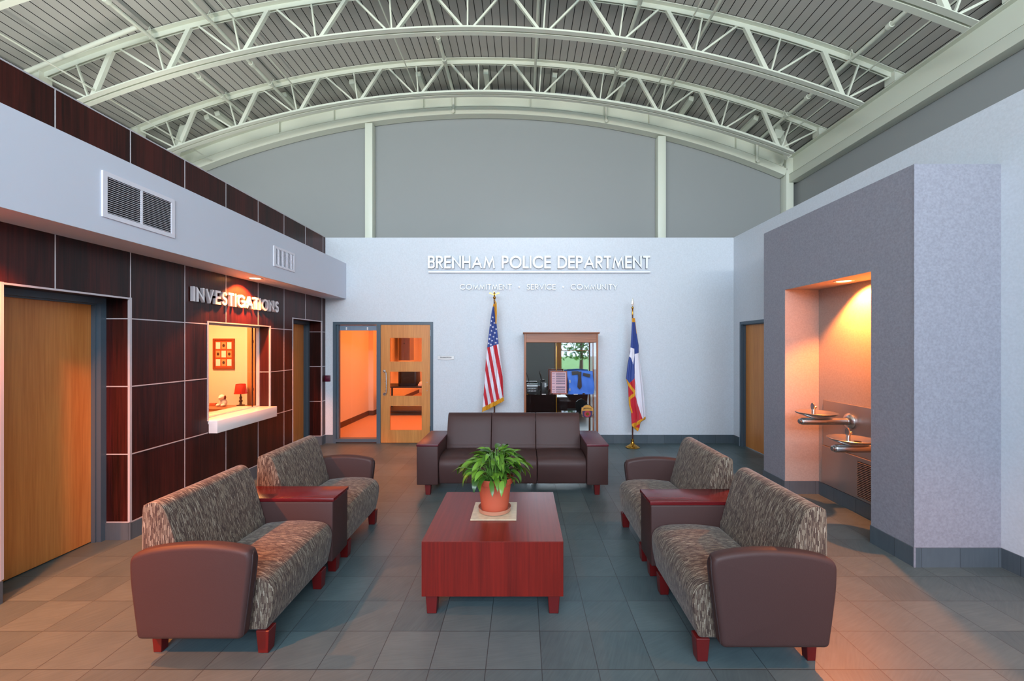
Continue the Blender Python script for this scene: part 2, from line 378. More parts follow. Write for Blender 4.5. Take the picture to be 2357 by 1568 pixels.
# white bulkhead over the left wall
b = MB(); b.ext([(XL+0.005, 2.584), (-3.155, 2.584), (-3.155, 3.215), (XL+0.005, 3.215)], YF, YB, XZ)
struct('wall_bulkhead', b, M['paint_white'], smooth=0)

# back wall
BX0, BX1 = -3.39, -1.60
b = MB(); b.box(-3.95, BX0, YB, YB+0.15, 0, ZT); b.box(BX0, BX1, YB, YB+0.15, 2.172, ZT); b.box(BX1, 3.95, YB, YB+0.15, 0, ZT)
struct('wall_back', b, M['wall_white'], smooth=0)
b = MB(); b.box(XL+.01, BX0, YB-0.01, YB, 0, 0.152); b.box(BX1, XR, YB-0.01, YB, 0, 0.152)
struct('baseboard_back', b, M['base'], smooth=0)
# right wall
RD = (6.39, 7.30)
b = MB(); b.box(XR, XR+0.16, YF, RD[0], 0, ZT); b.box(XR, XR+0.16, RD[0], RD[1], 2.16, ZT); b.box(XR, XR+0.16, RD[1], YB, 0, ZT)
struct('wall_right', b, M['wall_white'], smooth=0)
BXF, BN, BF, BZ = 3.09, 3.308, 5.37, 3.18
NB, NF, NX, NZ = 3.718, 4.94, 3.49, 2.405
b = MB(); b.box(XR-0.01, XR, YF, BN, 0, 0.152); b.box(XR-0.01, XR, BF, RD[0], 0, 0.152); b.box(XR-0.01, XR, RD[1], YB-0.01, 0, 0.152)
b.box(BXF-0.01, BXF, BN-0.01, NB, 0, 0.152); b.box(BXF-0.01, BXF, NF, BF+0.01, 0, 0.152); b.box(BXF, XR-0.01, BN-0.01, BN, 0, 0.152)
b.box(BXF-0.01, NX, NF-0.01, NF, 0, 0.152); b.box(BXF, NX, NB, NB+0.01, 0, 0.152); b.box(NX-0.01, NX, NB+0.01, NF-0.01, 0, 0.152)
struct('baseboard_right', b, M['base'], smooth=0)
# projecting grey alcove block
b = MB(); b.box(BXF, XR, BN, NB, 0, BZ); b.box(BXF, XR, NF, BF, 0, BZ); b.box(NX, XR, NB, NF, 0, BZ); b.box(BXF, NX, NB, NF, NZ, BZ)
struct('wall_alcove', b, M['box_grey'], smooth=0)
b = MB(); e = 0.002
b.box(BXF+.001, NX, NF-e, NF, 0.152, NZ); b.box(BXF+.001, NX, NB, NB+e, 0.152, NZ); b.box(NX-e, NX, NB+e, NF-e, 0.152, NZ-e); b.box(BXF+.001, NX, NB, NF, NZ-e, NZ)
struct('wall_niche', b, M['niche'], smooth=0)
b = MB(); b.box(BXF-0.003, BXF+0.006, BN-0.003, BN+0.006, 0.152, BZ); b.box(BXF-0.012, BXF-0.002, BN-0.013, BN-0.003, 0, 0.156)
struct('trim_2', b, M['box_grey'], smooth=0)

# ------------------------------------------------------------------ upper shell, roof
X0, ZC, RT = -0.80, -9.05, 16.0
def arcz(x, R): return math.sqrt(R*R-(x-X0)**2)+ZC
YU = 8.62
b = MB()
n = 48; xs = [-7.2+(12.75)*i/n for i in range(n+1)]
poly = [(xs[0], 3.3)]+[(xs[-1], 3.3)]+[(x, max(5.2, arcz(x, 15.60))) for x in reversed(xs)]
b.ext(poly, YU, YU+0.12, XZ); struct('wall_upper_back', b, M['upper_grey'], smooth=0)
b = MB(); b.box(5.53, 5.66, YF, YU+.55, 3.3, 5.80); struct('wall_upper_right', b, M['upper_grey'], smooth=0)
b = MB(); b.box(-7.26, -7.13, YF, YU+.55, 3.3, 5.80); struct('wall_upper_left', b, M['upper_grey'], smooth=0)
b = MB(); b.box(-7.2, -3.95, YF, YU, 3.30, 3.40); b.box(3.95, 5.6, YF, YU, 3.30, 3.40); b.box(-3.95, 3.95, YB+0.15, YU, 3.30, 3.40)
b.box(-3.95, XL-0.215, YF, YB+0.15, 3.30, 3.40); b.box(XR+.16, 3.95, YF, YB+0.15, 3.3, 3.4)
struct('trim_3', b, M['upper_grey'], smooth=0)
# closure between the arch beam and deck
b = MB(); poly = [(x, arcz(x, 15.2)) for x in xs]+[(x, arcz(x, 16.3)) for x in reversed(xs)]
b.ext(poly, YU+0.5, YU+0.55, XZ); struct('trim_4', b, M['sky_grey'], smooth=0)
# deck: wide flat ribs with dark slots between
b = MB(); pitch = 0.128; nr = int(13.2/pitch); sl = 0.011; out = []
a0 = -nr/2*pitch/RT
ring = []
for i in range(nr):
    t0 = a0+i*pitch/RT; t1 = t0+(pitch-sl)/RT; t2 = t0+pitch/RT
    ring += [(t0, RT+.005, 0), (t1, RT+.005, 1), (t1, RT+.06, 1), (t2, RT+.06, 1)]
vs = []; fs = []; ms = []
pos = lambda t, R: (X0+R*math.sin(t), ZC+R*math.cos(t))
ys_ = (YF-0.3, YU+0.52)
for t, R, k in ring:
    x, z = pos(t, R); vs += [(x, ys_[0], z), (x, ys_[1], z)]
for i in range(len(ring)-1):
    b.f.append([2*i, 2*i+2, 2*i+3, 2*i+1]); b.m.append(0 if ring[i][2] == 0 else 1); b.uv.append(None)
b.v = vs
# top skin so that the deck has thickness
o = len(b.v)
for i in range(49):
    t = a0+(nr*pitch/RT)*i/48; x, z = pos(t, RT+0.14); b.v += [(x, ys_[0], z), (x, ys_[1], z)]
for i in range(48): b.f.append([o+2*i, o+2*i+1, o+2*i+3, o+2*i+2]); b.m.append(0); b.uv.append(None)
struct('ceiling', b, [M['deck'], M['slot']], smooth=0, recalc=False)

# front wall behind the camera: entrance glazing and gable window
WX = (1.5, 3.15); WZ = (0.35, 2.7)
b = MB(); y0, y1 = YF-0.15, YF
b.box(-7.2, -3.3, y0, y1, 0, 3.3); b.box(-3.3, -.2, y0, y1, 3.0, 3.3); b.box(-.2, WX[0], y0, y1, 0, 3.3)
b.box(WX[0], WX[1], y0, y1, 0, WZ[0]); b.box(WX[0], WX[1], y0, y1, WZ[1], 3.3); b.box(WX[1], 5.6, y0, y1, 0, 3.3)
b.box(-7.2, 5.6, y0, y1, 3.3, 3.45); b.box(-7.2, -6.6, y0, y1, 3.45, 5.6); b.box(5.0, 5.6, y0, y1, 3.45, 5.6)
poly = [(xs[0], 5.6)]+[(xs[-1], 5.6)]+[(x, max(5.62, arcz(x, 16.3))) for x in reversed(xs)]
b.ext(poly, y0, y1, XZ); struct('wall_front', b, M['upper_grey'], smooth=0)
b = MB()
for x in (-6.6, -4.3, -2, 0.3, 2.6, 4.95): b.box(x, x+0.06, y0+.03, y1-.03, 3.45, 5.6)
b.box(-6.6, 5.0, y0+.03, y1-.03, 4.5, 4.56); w3 = struct('window_3', b, M['frame'], smooth=0)
b = MB()
for x in (-3.3, -1.8, -.26): b.box(x, x+0.06, y0+.03, y1-.03, 0, 3.0)
b.box(-3.3, -.2, y0+.03, y1-.03, 2.2, 2.26); b.box(-3.3, -.2, y0+.03, y1-.03, 0, 0.1); struct('door_5', b, M['frame'], smooth=0)
b = MB()
for a, c in ((WX[0], WX[0]+.30), (WX[1]-.05, WX[1]+.3)): b.box(a, c, y1, y1+.04, 0.3, 2.75)
b.box(WX[0], WX[1], y1, y1+.04, WZ[1], WZ[1]+.06); b.box(WX[0], WX[1], y0+.05, y0+.09, 1.5, 1.54)
w2 = struct('window_2', b, M['oak'], smooth=0)
g = MB(); g.box(WX[0], WX[1], y0+.1, y0+.106, WZ[0], WZ[1]); g.build('pane', M['glass'], w2, smooth=0)
b = MB(); b.box(-40, 40, -60, YF-0.3, -0.35, -0.15)
struct('trim_5', b, mat('grass verge', (96, 130, 60), 0.9, speckle=(3, .3)), smooth=0)

# ------------------------------------------------------------------ doors
def leaf_door(num, wallx, y0, y1, sgn, ztop):
    """Flush oak door in a grey steel frame on a side wall; sgn = +1 room lies towards +X."""
    fx = wallx                       # frame face plane
    r = sempty('door_%d' % num, (fx-sgn*0.05, (y0+y1)/2, 0))
    b = MB(); fw = 0.05
    lo, hi = sorted((fx, fx-sgn*0.10))
    b.box(lo, hi, y0, y0+fw, 0, ztop); b.box(lo, hi, y1-fw, y1, 0, ztop); b.box(lo, hi, y0+fw, y1-fw, ztop-fw, ztop)
    lo2, hi2 = sorted((fx-sgn*0.04, fx-sgn*0.075))
    b.box(lo2, hi2, y1-fw-0.012, y1-fw, 0, ztop-fw); b.box(lo2, hi2, y0+fw, y0+fw+.012, 0, ztop-fw); b.box(lo2, hi2, y0+fw+.012, y1-fw-.012, ztop-fw-.012, ztop-fw)
    b.build('door_frame', M['frame'], r, smooth=0)
    b = MB(); lo, hi = sorted((fx-sgn*0.077, fx-sgn*0.12)); b.box(lo, hi, y0+fw, y1-fw, 0.008, ztop-fw-.001)
    b.build('door_leaf', M['oak'], r, bevel=0.002, seg=1)
    return r
leaf_door(1, XL-0.215, DA[0], DA[1], 1, ZD)
leaf_door(2, XL-0.215, DB[0], DB[1], 1, ZD)
leaf_door(3, XR+0.003, RD[0], RD[1], -1, 2.16)
for i, D in enumerate((DA, DB)):   # rooms behind the left doors are closed off
    b = MB(); b.box(XL-0.40, XL-0.36, D[0]-.02, D[1]+.02, 0, ZD+.05); struct('trim_%d' % (6+i), b, M['room_paint'], smooth=0)

# back door with sidelight
d4 = sempty('door_4', ((BX0+BX1)/2, YB, 0))
b = MB(); y0, y1 = YB-0.012, YB+0.13; ft = 0.052; zt = 2.172
b.box(BX0, BX0+ft, y0, y1, 0, zt); b.box(BX1-ft, BX1, y0, y1, 0, zt); b.box(-2.61, -2.54, y0, y1, 0, zt)
b.box(BX0+ft, -2.61, y0, y1, zt-ft, zt); b.box(-2.54, BX1-ft, y0, y1, zt-ft, zt); b.box(BX0+ft, -2.61, y0, y1, 0.022, 0.078)
b.box(BX0+ft, BX0+ft+.035, y0+.04, y1-.03, .078, zt-ft)
b.box(-2.55, -2.535, y0-.004, y0, 1.04, 1.16)
b.build('door_frame', M['frame'], d4, smooth=0)
b = MB(); b.box(BX0+ft+.035, -2.61, YB+.05, YB+.056, .078, zt-ft); b.build('sidelight_pane', M['glass'], d4, smooth=0)
DX0, DX1 = -2.538, -1.654
lx0, lx1 = -2.38, -1.80; lites = [(0.23, 0.672), (0.843, 1.286), (1.456, 1.89)]
b = MB(); ya, yb = YB+0.003, YB+0.047
b.box(DX0, lx0, ya, yb, 0.008, zt-ft-.003); b.box(lx1, DX1, ya, yb, 0.008, zt-ft-.003)
zz = [0.008]+[v for l in lites for v in l]+[zt-ft-.003]
for i in range(0, 8, 2): b.box(lx0, lx1, ya, yb, zz[i], zz[i+1])
lf = b.build('door_leaf', M['oak'], d4, smooth=0)
b = MB()
for z0, z1 in lites:
    for u0, u1, v0, v1 in ((lx0-.004, lx1+.004, z0-.004, z0+.006), (lx0-.004, lx1+.004, z1-.006, z1+.004), (lx0-.004, lx0+.006, z0, z1), (lx1-.006, lx1+.004, z0, z1)):
        b.box(u0, u1, ya-.003, ya+.01, v0, v1)
b.build('glazing_bead', M['oak'], lf, smooth=0)
for z0, z1 in lites:
    b = MB(); b.box(lx0, lx1, YB+.022, YB+.028, z0, z1); b.build('door_pane', M['glass'], lf, smooth=0)
b = MB(); hx = -2.47
b.tube([(hx, YB+.003, 1.30-.01), (hx, YB-.045, 1.285), (hx+.045, YB-.06, 1.27), (hx+.05, YB-.06, 1.13), (hx+.05, YB-.06, 0.95), (hx+.045, YB-.06, .90), (hx, YB-.045, .885), (hx, YB+.003, .88)], 0.010, 10)
for z in (1.29, 0.88): b.lathe([(0.026, -.008), (.026, .004), (.018, .006), (0, .006)][::-1], (hx, YB-.002, z), 20, axis='Y')
b.build('door_handle', M['chrome'], lf)
for z in (1.97, 1.10, 0.25):
    b = MB(); b.box(DX1-.004, DX1+.01, YB-.012, YB+.003, z-.055, z+.055); b.tube([(DX1+.003, YB-.012, z-.055), (DX1+.003, YB-.012, z+.055)], .007, 8); b.build('hinge', M['chrome'], lf)
b = MB()
for x, z in ((-1.71, 1.09), (-1.71, .94), (-2.463, 1.09), (-2.463, .94)): b.lathe([(0.007, -.003), (.004, 0.0), (0, .0)], (x, YB, z), 12, axis='Y')
b.build('door_bolt', M['chrome'], lf)
b = MB(); b.box(BX0+ft+.036, -2.612, YB+.07, YB+.11, 2.02, 2.115)
for x in (-3.18, -2.80): b.box(x-.01, x+.01, YB+.063, YB+.07, 2.03, 2.08, 1)
tag(b.build('window_blind', [mat('blue grey blind', (120, 140, 160), .5), M['counter']], smooth=0), 'grey window blind pulled right up at the top of the door sidelight', 'blind')

# ------------------------------------------------------------------ training room behind the back door
TX0, TX1, TY0, TY1, TZ = -3.86, 0.6, YB+0.15, 15.6, 2.66
b = MB(); b.box(TX0-.1, TX1+.1, TY0+.001, TY1+.1, -0.1, 0.0); struct('floor', b, M['carpet'], smooth=0)
b = MB(); b.box(TX0-.1, TX1+.1, TY0+.001, TY1+.1, TZ+.0, TZ+.08); struct('ceiling', b, M['room_paint'], smooth=0)
b = MB(); b.box(TX0-.1, TX0, TY0+.001, TY1, 0, TZ); b.box(TX0, TX0+.12, 10.5, 10.8, 0, TZ); struct('wall_room_left', b, M['room_paint'], smooth=0)
b = MB(); b.box(TX0, TX1, TY1, TY1+.1, 0, TZ); struct('wall_room_back', b, M['room_paint'], smooth=0)
b = MB(); b.box(TX1, TX1+.1, TY0+.001, TY1, 0, TZ); struct('wall_room_right', b, M['room_paint'], smooth=0)
b = MB(); b.box(TX0, TX0+.012, TY0+.001, 10.5, 0, 0.12); b.box(TX0, TX0+.132, 10.488, 10.5, 0, .12); b.box(TX0+.12, TX0+.132, 10.5, 10.8, 0, .12); b.box(TX0, TX0+.012, 10.8, TY1, 0, .12)
struct('baseboard_room', b, mat('brown rubber base', (90, 62, 48), .6), smooth=0)
# projecting storage closet seen through the top lite
b = MB(); b.box(-3.73, -3.40, 12.64, 13.1, 1.3, 2.4, 0); b.box(-3.73, -3.57, 12.62, 12.64, 1.31, 2.39, 0); b.box(-3.565, -3.40, 12.62, 12.64, 1.31, 2.39, 0); b.box(-3.58, -3.55, 12.61, 12.62, 1.8, 1.83, 1)
tag(b.build('wall_cabinet', [wood('maple cabinet', (104, 84, 60), (122, 100, 74)), M['black']], smooth=0), 'tan wall cabinet in the training room, seen through the door top pane', 'cabinet')
t = thing('media_table', 'dark low table behind the middle pane of the back door', 'table', (-2.95, 10.9, 0))
b = MB(); b.box(-3.55, -2.3, 10.4, 11.3, 0.70, 0.73); b.build('table_top', M['black'], t)
b = MB(); b.box(-3.5, -2.35, 10.45, 11.25, 0.10, 0.125); b.build('lower_shelf', M['black'], t)
for x in (-3.5, -2.36):
    for y in (10.45, 11.24): b = MB(); b.box(x-.02, x+.02, y-.02, y+.02, 0, .70); b.build('leg', M['black'], t)
t = thing('television', 'black box television on the dark table in the training room', 'television', (-2.88, 10.85, .731))
b = MB(); b.ext([(10.55, .731), (10.55, 1.28), (10.62, 1.30), (10.95, 1.22), (11.0, .80), (10.9, .731)], -3.13, -2.68, YZ); b.build('casing', M['black'], t, bevel=.01)
b = MB(); b.box(-3.09, -2.72, 10.545, 10.55, .80, 1.24); b.build('screen', mat('dark glass screen', (12, 14, 16), .1), t)
b = MB(); b.box(-2.62, -2.40, 10.5, 10.8, .731, .79); b.box(-2.60, -2.42, 10.55, 10.75, .79, .83)
tag(b.build('paper_stack', M['paper'], bevel=.003), 'stack of papers beside the television in the training room', 'paper')

# ------------------------------------------------------------------ office behind the service window
OX0, OX1, OY0, OY1, OZ = -6.6, XL-.215, 4.2, 7.3, 2.55
b = MB(); b.box(OX0, OX1, OY0, OY1, -0.05, 0.0); struct('floor', b, M['carpet'], smooth=0)
b = MB(); b.box(OX0, OX1, OY0, OY1, OZ, OZ+.06); struct('ceiling', b, M['room_paint'], smooth=0)
b = MB(); b.box(OX0-.1, OX1-.17, OY1, OY1+.1, 0, OZ); struct('wall_office_back', b, M['room_paint'], smooth=0)
b = MB(); b.box(OX0-.1, OX0, OY0, OY1, 0, OZ); struct('wall_office_left', b, M['room_paint'], smooth=0)
b = MB(); b.box(OX0, OX1-.17, OY0-.1, OY0, 0, OZ); struct('wall_office_front', b, M['room_paint'], smooth=0)
w1 = sempty('window_1', (XL-.15, sum(WN)/2, WB))
b = MB(); fx0, fx1 = XL-.185, XL-.145; fw = .022
b.box(fx0, fx1, WN[0], WN[0]+fw, WB, WT); b.box(fx0, fx1, WN[1]-fw, WN[1], WB, WT); b.box(fx0, fx1, WN[0]+fw, WN[1]-fw, WT-fw, WT); b.box(fx0, fx1, WN[0]+fw, WN[1]-fw, WB, WB+.012)
b.build('window_frame', M['strip'], w1, smooth=0)
b = MB(); b.box(fx0+.012, fx0+.017, WN[0]+fw, 5.76, WB+.012, WT-fw); b.build('sliding_pane', M['glass'], w1, smooth=0)
b = MB(); b.box(fx0+.02, fx0+.025, 5.70, WN[1]-fw, WB+.012, WT-fw); b.box(fx0+.018, fx0+.028, 5.72, 5.735, WB+.012, WT-fw, 1); b.build('fixed_pane', [M['glass'], M['bronze']], w1, smooth=0)
b = MB()
for z in (1.15, 1.80): b.box(fx0+.03, fx0+.045, 5.70, 5.72, z-.02, z+.02)
b.build('window_latch', M['bronze'], w1, smooth=0)
b = MB(); b.ext([(XL-.45, .862), (XL-.45, .90), (XL+.10, .90), (XL+.10, .76), (XL+.001, .76), (XL+.001, .862)], 4.71, 5.855, XZ)
tag(b.build('service_counter', M['counter'], bevel=.004), 'thick white transaction counter projecting below the service window', 'counter')
# office furniture
t = thing('office_desk', 'wooden desk along the far wall inside the service window', 'desk', (-5.2, 6.9, 0))
b = MB(); b.box(-6.1, -4.2, 6.55, 6.98, .72, .76); b.build('desk_top', wood('office oak', (150, 84, 50), (180, 108, 66), 'X'), t)
for x in (-6.08, -4.26): b = MB(); b.box(x, x+.04, 6.6, 6.95, 0, .72); b.build('side_panel', M['oak_cab'], t)
t = thing('table_lamp', 'small red-shaded table lamp on the office desk behind the service window', 'lamp', (-4.64, 6.9, .76))
b = MB(); b.lathe([(0, 0), (.06, 0), (.06, .012), (.02, .02), (.016, .05), (.03, .075), (.014, .10), (.022, .13), (.01, .16), (.008, .22), (0, .22)], (-4.64, 6.9, .761), 20); b.build('lamp_base', M['bronze'], t)
b = MB(); b.lathe([(.088, .20), (.090, .205), (.072, .35), (.068, .355), (.070, .35), (.086, .205)], (-4.64, 6.9, .761), 28); b.lathe([(.094, .195), (.094, .212), (.088, .212), (.088, .195)], (-4.64, 6.9, .761), 28)
b.build('lamp_shade', mat('red pleated lamp shade', (200, 40, 20), .7), t)
t = thing('plush_dog', 'white soft toy dog with brown ears sitting by the red lamp', 'soft toy', (-4.88, 6.83, .76))
def ball(b, c, r, n=14, m=0):
    sxx, syy, szz = r if isinstance(r, tuple) else (r, r, r)
    pr = [(math.sin(PI*i/n), -math.cos(PI*i/n)*szz) for i in range(n+1)]; b.lathe([(max(0, q[0]), q[1]) for q in pr], c, 18, m, sx=sxx, sy=syy)
b = MB(); ball(b, (-4.88, 6.83, .82), (.06, .055, .065)); ball(b, (-4.88, 6.80, .91), (.045, .05, .042)); ball(b, (-4.88, 6.76, .90), (.022, .03, .02))
ball(b, (-4.84, 6.77, .785), (.022, .045, .022)); ball(b, (-4.92, 6.77, .785), (.022, .045, .022)); b.build('body', mat('white plush', (235, 225, 215), .95), t)
for s in (-1, 1): b = MB(); ball(b, (-4.88+s*.045, 6.81, .905), (.013, .022, .035)); b.build('ear', mat('brown plush', (120, 40, 24), .95), t)
b = MB(); b.box(-5.16, -5.06, 6.9, 6.94, .761, .80); tag(b.build('card_box', M['terracotta'], bevel=.004), 'small orange box lying on the office desk', 'box')
b = MB(); b.ext([(-5.32, .45), (-5.36, .7), (-5.35, 1.0), (-5.28, 1.08), (-5.0, 1.08), (-4.94, 1.0), (-4.95, .7), (-4.98, .45)], 6.0, 6.07, XZ)
b.v = [(v[0]-.12, v[1]+.15, v[2]) for v in b.v]
t = thing('office_chair', 'dark red office chair at the left edge of the service window', 'chair', (-5.26, 6.2, 0)); b.build('backrest', mat('dark red upholstery', (96, 20, 18), .8), t, bevel=.02)
b = MB(); b.box(-5.5, -5.04, 6.22, 6.52, .42, .50); b.build('seat', mat('dark red seat', (96, 20, 18), .8), t, bevel=.02)
b = MB(); b.tube([(-5.27, 6.35, .06), (-5.27, 6.35, .42)], .03); [b.tube([(-5.27, 6.35, .08), (-5.27+.26*math.cos(a), 6.35+.26*math.sin(a), .03)], .022) for a in [k*2*PI/5 for k in range(5)]]; b.build('base', M['black'], t)
t = thing('picture_frame', 'wood-framed collage of nine photos hanging on the office wall', 'picture', (-5.19, 7.295, 1.34))
b = MB(); px0, px1, pz0, pz1 = -5.38, -5.01, 1.335, 1.87; fw = .035
b.box(px0, px1, 7.275, 7.299, pz0, pz0+fw); b.box(px0, px1, 7.275, 7.299, pz1-fw, pz1); b.box(px0, px0+fw, 7.275, 7.299, pz0, pz1); b.box(px1-fw, px1, 7.275, 7.299, pz0, pz1); b.build('frame', mat('red oak frame', (140, 56, 24), .4), t)
b = MB(); b.box(px0+fw, px1-fw, 7.289, 7.299, pz0+fw, pz1-fw, 0)
for i in range(3):
    for j in range(3):
        cx = px0+fw+.052+i*.098; cz = pz0+fw+.082+j*.148
        b.box(cx-.038, cx+.038, 7.284, 7.289, cz-.058, cz+.058, 1 if (i+j) % 2 else 2)
        if (i+j) % 2: b.lathe([(0, -.002), (.022, -.002), (.022, 0)], (cx, 7.284, cz), 12, 3, axis='Y', sy=1.3)
b.build('photo_collage', [mat('red mat board', (190, 70, 24), .8), mat('photo print', (214, 140, 96), .4), M['paper'], mat('photo dark', (60, 32, 24), .5)], t, smooth=0)
t = thing('storage_cupboard', 'tall wooden cupboard inside the service window at its right end', 'cupboard', (-4.3, 7.0, 0))
b = MB(); b.box(-4.60, -4.30, 7.0, 7.28, 0, 2.4); b.box(-4.285, -3.95, 7.0, 7.28, 0, 2.4); b.box(-4.30, -4.285, 7.01, 7.28, 0, 2.39); b.build('cupboard_body', wood('office cupboard wood', (176, 112, 66), (200, 134, 84)), t, bevel=.003)
b = MB()
for k, (x, z) in enumerate(((-3.80, 0), (-3.66, 0))): pass
b.ext([(-3.85, 5.05), (-3.66, 5.02), (-3.64, 5.20), (-3.83, 5.23)], .9005, .903, lambda p, q, a: (p, q, a))
tag(b.build('paper_sheet', M['paper'], smooth=0), 'sheet of paper lying on the white service counter', 'paper')

# ------------------------------------------------------------------ lettering
def arc(cx, cy, r, a0, a1, n=18, ry=None):
    return [(cx+r*math.cos(math.radians(a0+(a1-a0)*i/n)), cy+(ry or r)*math.sin(math.radians(a0+(a1-a0)*i/n))) for i in range(n+1)]
G = {
 'A': (.86, [[(0, 0), (.43, 1), (.86, 0)], [(.15, .32), (.71, .32)]]),
 'B': (.52, [[(0, 0), (0, 1)], [(0, 1), (.28, 1)]+arc(.28, .77, .23, 90, -90)+[(0, .54)], [(.28, .54)]+arc(.28, .27, .27, 90, -90)+[(0, 0)]]),
 'C': (.86, [arc(.5, .5, .5, 42, 318, 28)]),
 'D': (.76, [[(0, 0), (0, 1)], [(0, 1), (.26, 1)]+arc(.26, .5, .5, 90, -90, 24)+[(0, 0)]]),
 'E': (.48, [[(.48, 1), (0, 1), (0, 0), (.48, 0)], [(0, .5), (.44, .5)]]),
 'G': (1.0, [arc(.5, .5, .5, 45, 360, 30)+[(.56, .5)]]),
 'H': (.66, [[(0, 0), (0, 1)], [(.66, 0), (.66, 1)], [(0, .5), (.66, .5)]]),
 'I': (0, [[(0, 0), (0, 1)]]),
 'L': (.42, [[(0, 1), (0, 0), (.42, 0)]]),
 'M': (.98, [[(0, 0), (.16, 1), (.49, .12), (.82, 1), (.98, 0)]]),
 'N': (.72, [[(0, 0), (0, 1), (.72, 0), (.72, 1)]]),
 'O': (1.0, [arc(.5, .5, .5, 0, 360, 36)]),
 'P': (.5, [[(0, 0), (0, 1)], [(0, 1), (.25, 1)]+arc(.25, .74, .26, 90, -90)+[(0, .48)]]),
 'R': (.54, [[(0, 0), (0, 1)], [(0, 1), (.25, 1)]+arc(.25, .74, .26, 90, -90)+[(0, .48)], [(.22, .48), (.54, 0)]]),
 'S': (.5, [arc(.26, .75, .23, 35, 270, 18, .25)+arc(.24, .25, .26, 90, -145, 18, .25)[1:]]),
 'T': (.56, [[(0, 1), (.56, 1)], [(.28, 1), (.28, 0)]]),
 'U': (.62, [[(0, 1)]+arc(.31, .31, .31, 180, 360)+[(.62, 1)]]),
 'V': (.78, [[(0, 1), (.39, 0), (.78, 1)]]),
 'Y': (.72, [[(0, 1), (.36, .46), (.72, 1)], [(.36, .46), (.36, 0)]]),
}
def stroke(b, pts, w, fn, d0, d1):
    closed = math.hypot(pts[0][0]-pts[-1][0], pts[0][1]-pts[-1][1]) < 1e-6
    if closed: pts = pts[:-1]
    pts = [p for i, p in enumerate(pts) if i == 0 or math.hypot(p[0]-pts[i-1][0], p[1]-pts[i-1][1]) > 1e-6]
    if not closed:      # square ends reach half a stroke further
        for a, c, at in ((0, 1, 0), (-1, -2, -1)):
            dx, dy = pts[a][0]-pts[c][0], pts[a][1]-pts[c][1]; l_ = math.hypot(dx, dy)
            pts[at] = (pts[a][0]+dx/l_*w/2, pts[a][1]+dy/l_*w/2)
    k = len(pts); L = []
    for i in range(k):
        p = Vector(pts[i])
        a = Vector(pts[i-1]) if (closed or i > 0) else None; c = Vector(pts[(i+1) % k]) if (closed or i < k-1) else None
        t1 = (p-a).normalized() if a is not None else None; t2 = (c-p).normalized() if c is not None else None
        if t1 is None: t1 = t2
        if t2 is None: t2 = t1
        n1 = Vector((-t1.y, t1.x)); n2 = Vector((-t2.y, t2.x)); nn = (n1+n2)
        nn = nn.normalized() if nn.length > 1e-5 else n1
        s = min(1/max(.3, nn.dot(n1)), 3)
        L.append((p+nn*w/2*s, p-nn*w/2*s))
    vs = []
    for l, r in L: vs += [fn(l.x, l.y, d0), fn(r.x, r.y, d0), fn(r.x, r.y, d1), fn(l.x, l.y, d1)]
    fs = []; mi = []
    for i in range(k if closed else k-1):
        j = (i+1) % k; A, B = i*4, j*4
        for e in range(4): fs.append((A+e, A+(e+1) % 4, B+(e+1) % 4, B+e)); mi.append(0 if e == 2 else 1)
    if not closed: fs += [(0, 3, 2, 1), tuple((k-1)*4+e for e in range(4))]; mi += [1, 1]
    b.add(vs, fs); b.m[-len(fs):] = mi
def lettering(text, u0, u1, z0, h, w, fn, d0, d1, parent, m, gap=.2, space=.42, name='letter'):
    """fn(u, v, d) -> world; every letter its own mesh"""
    ws = w/h; adv = 0; plan = []; first = True
    nat = 0
    for i, ch in enumerate(text):
        if ch == ' ': nat += space; continue
        gw = (G[ch][0] if ch in G else .0)+ws; nat += gw+gap
    nat -= gap; k = (u1-u0)/(nat*h); u = 0
    for ch in text:
        if ch == ' ': u += space; continue
        b = MB()
        if ch == '.':
            c = ws*.9; poly = [(-c, .5-c), (c, .5-c), (c, .5+c), (-c, .5+c)]
            b.ext([(u0+(u+ws/2+p)*h*k, z0+q*h) for p, q in poly], d0, d1, fn)
            gw = ws
        else:
            gw, st = G[ch]
            lo, hi = u0+u*h*k, u0+(u+gw+ws)*h*k
            cf = lambda a, c, d: fn(min(max(a, lo), hi), min(max(c, z0), z0+h), d)
            for i_, s in enumerate(st):
                stroke(b, [(lo+w/2+p*h*k, z0+(ws/2+q*(1-ws))*h) for p, q in s], w, cf, d0, d1+i_*.0004)
            gw += ws
        b.build(name, m if isinstance(m, list) else [m, m], parent, smooth=0); u += gw+gap
back = lambda u, v, d: (u, YB-d, v)
t = thing('wall_lettering', 'large raised letters of the department name, underlined, on the back wall', 'sign', (.29, YB, 3.05))
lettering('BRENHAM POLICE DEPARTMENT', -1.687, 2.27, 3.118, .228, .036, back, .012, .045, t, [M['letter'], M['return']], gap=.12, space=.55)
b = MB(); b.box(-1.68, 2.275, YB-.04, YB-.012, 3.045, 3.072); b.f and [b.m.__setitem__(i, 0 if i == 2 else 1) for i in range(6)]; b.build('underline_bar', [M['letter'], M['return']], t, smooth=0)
t = thing('wall_lettering', 'small raised motto lettering centred on the back wall under the underlined name', 'sign', (.29, YB, 2.74))
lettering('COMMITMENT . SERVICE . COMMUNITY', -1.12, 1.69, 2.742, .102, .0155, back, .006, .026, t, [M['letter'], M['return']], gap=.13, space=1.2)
left = lambda u, v, d: (XL+d, u, v)
t = thing('wall_lettering', 'thick raised silver letters over the service window on the dark panelled wall', 'sign', (XL, 5.2, 2.22))
lettering('INVESTIGATIONS', 4.44, 5.99, 2.218, .158, .027, left, .010, .045, t, [M['letter'], M['strip']], gap=.2)
t = thing('room_sign', 'small silver room name plate beside the glazed back door', 'sign', (-1.37, YB, 1.49))
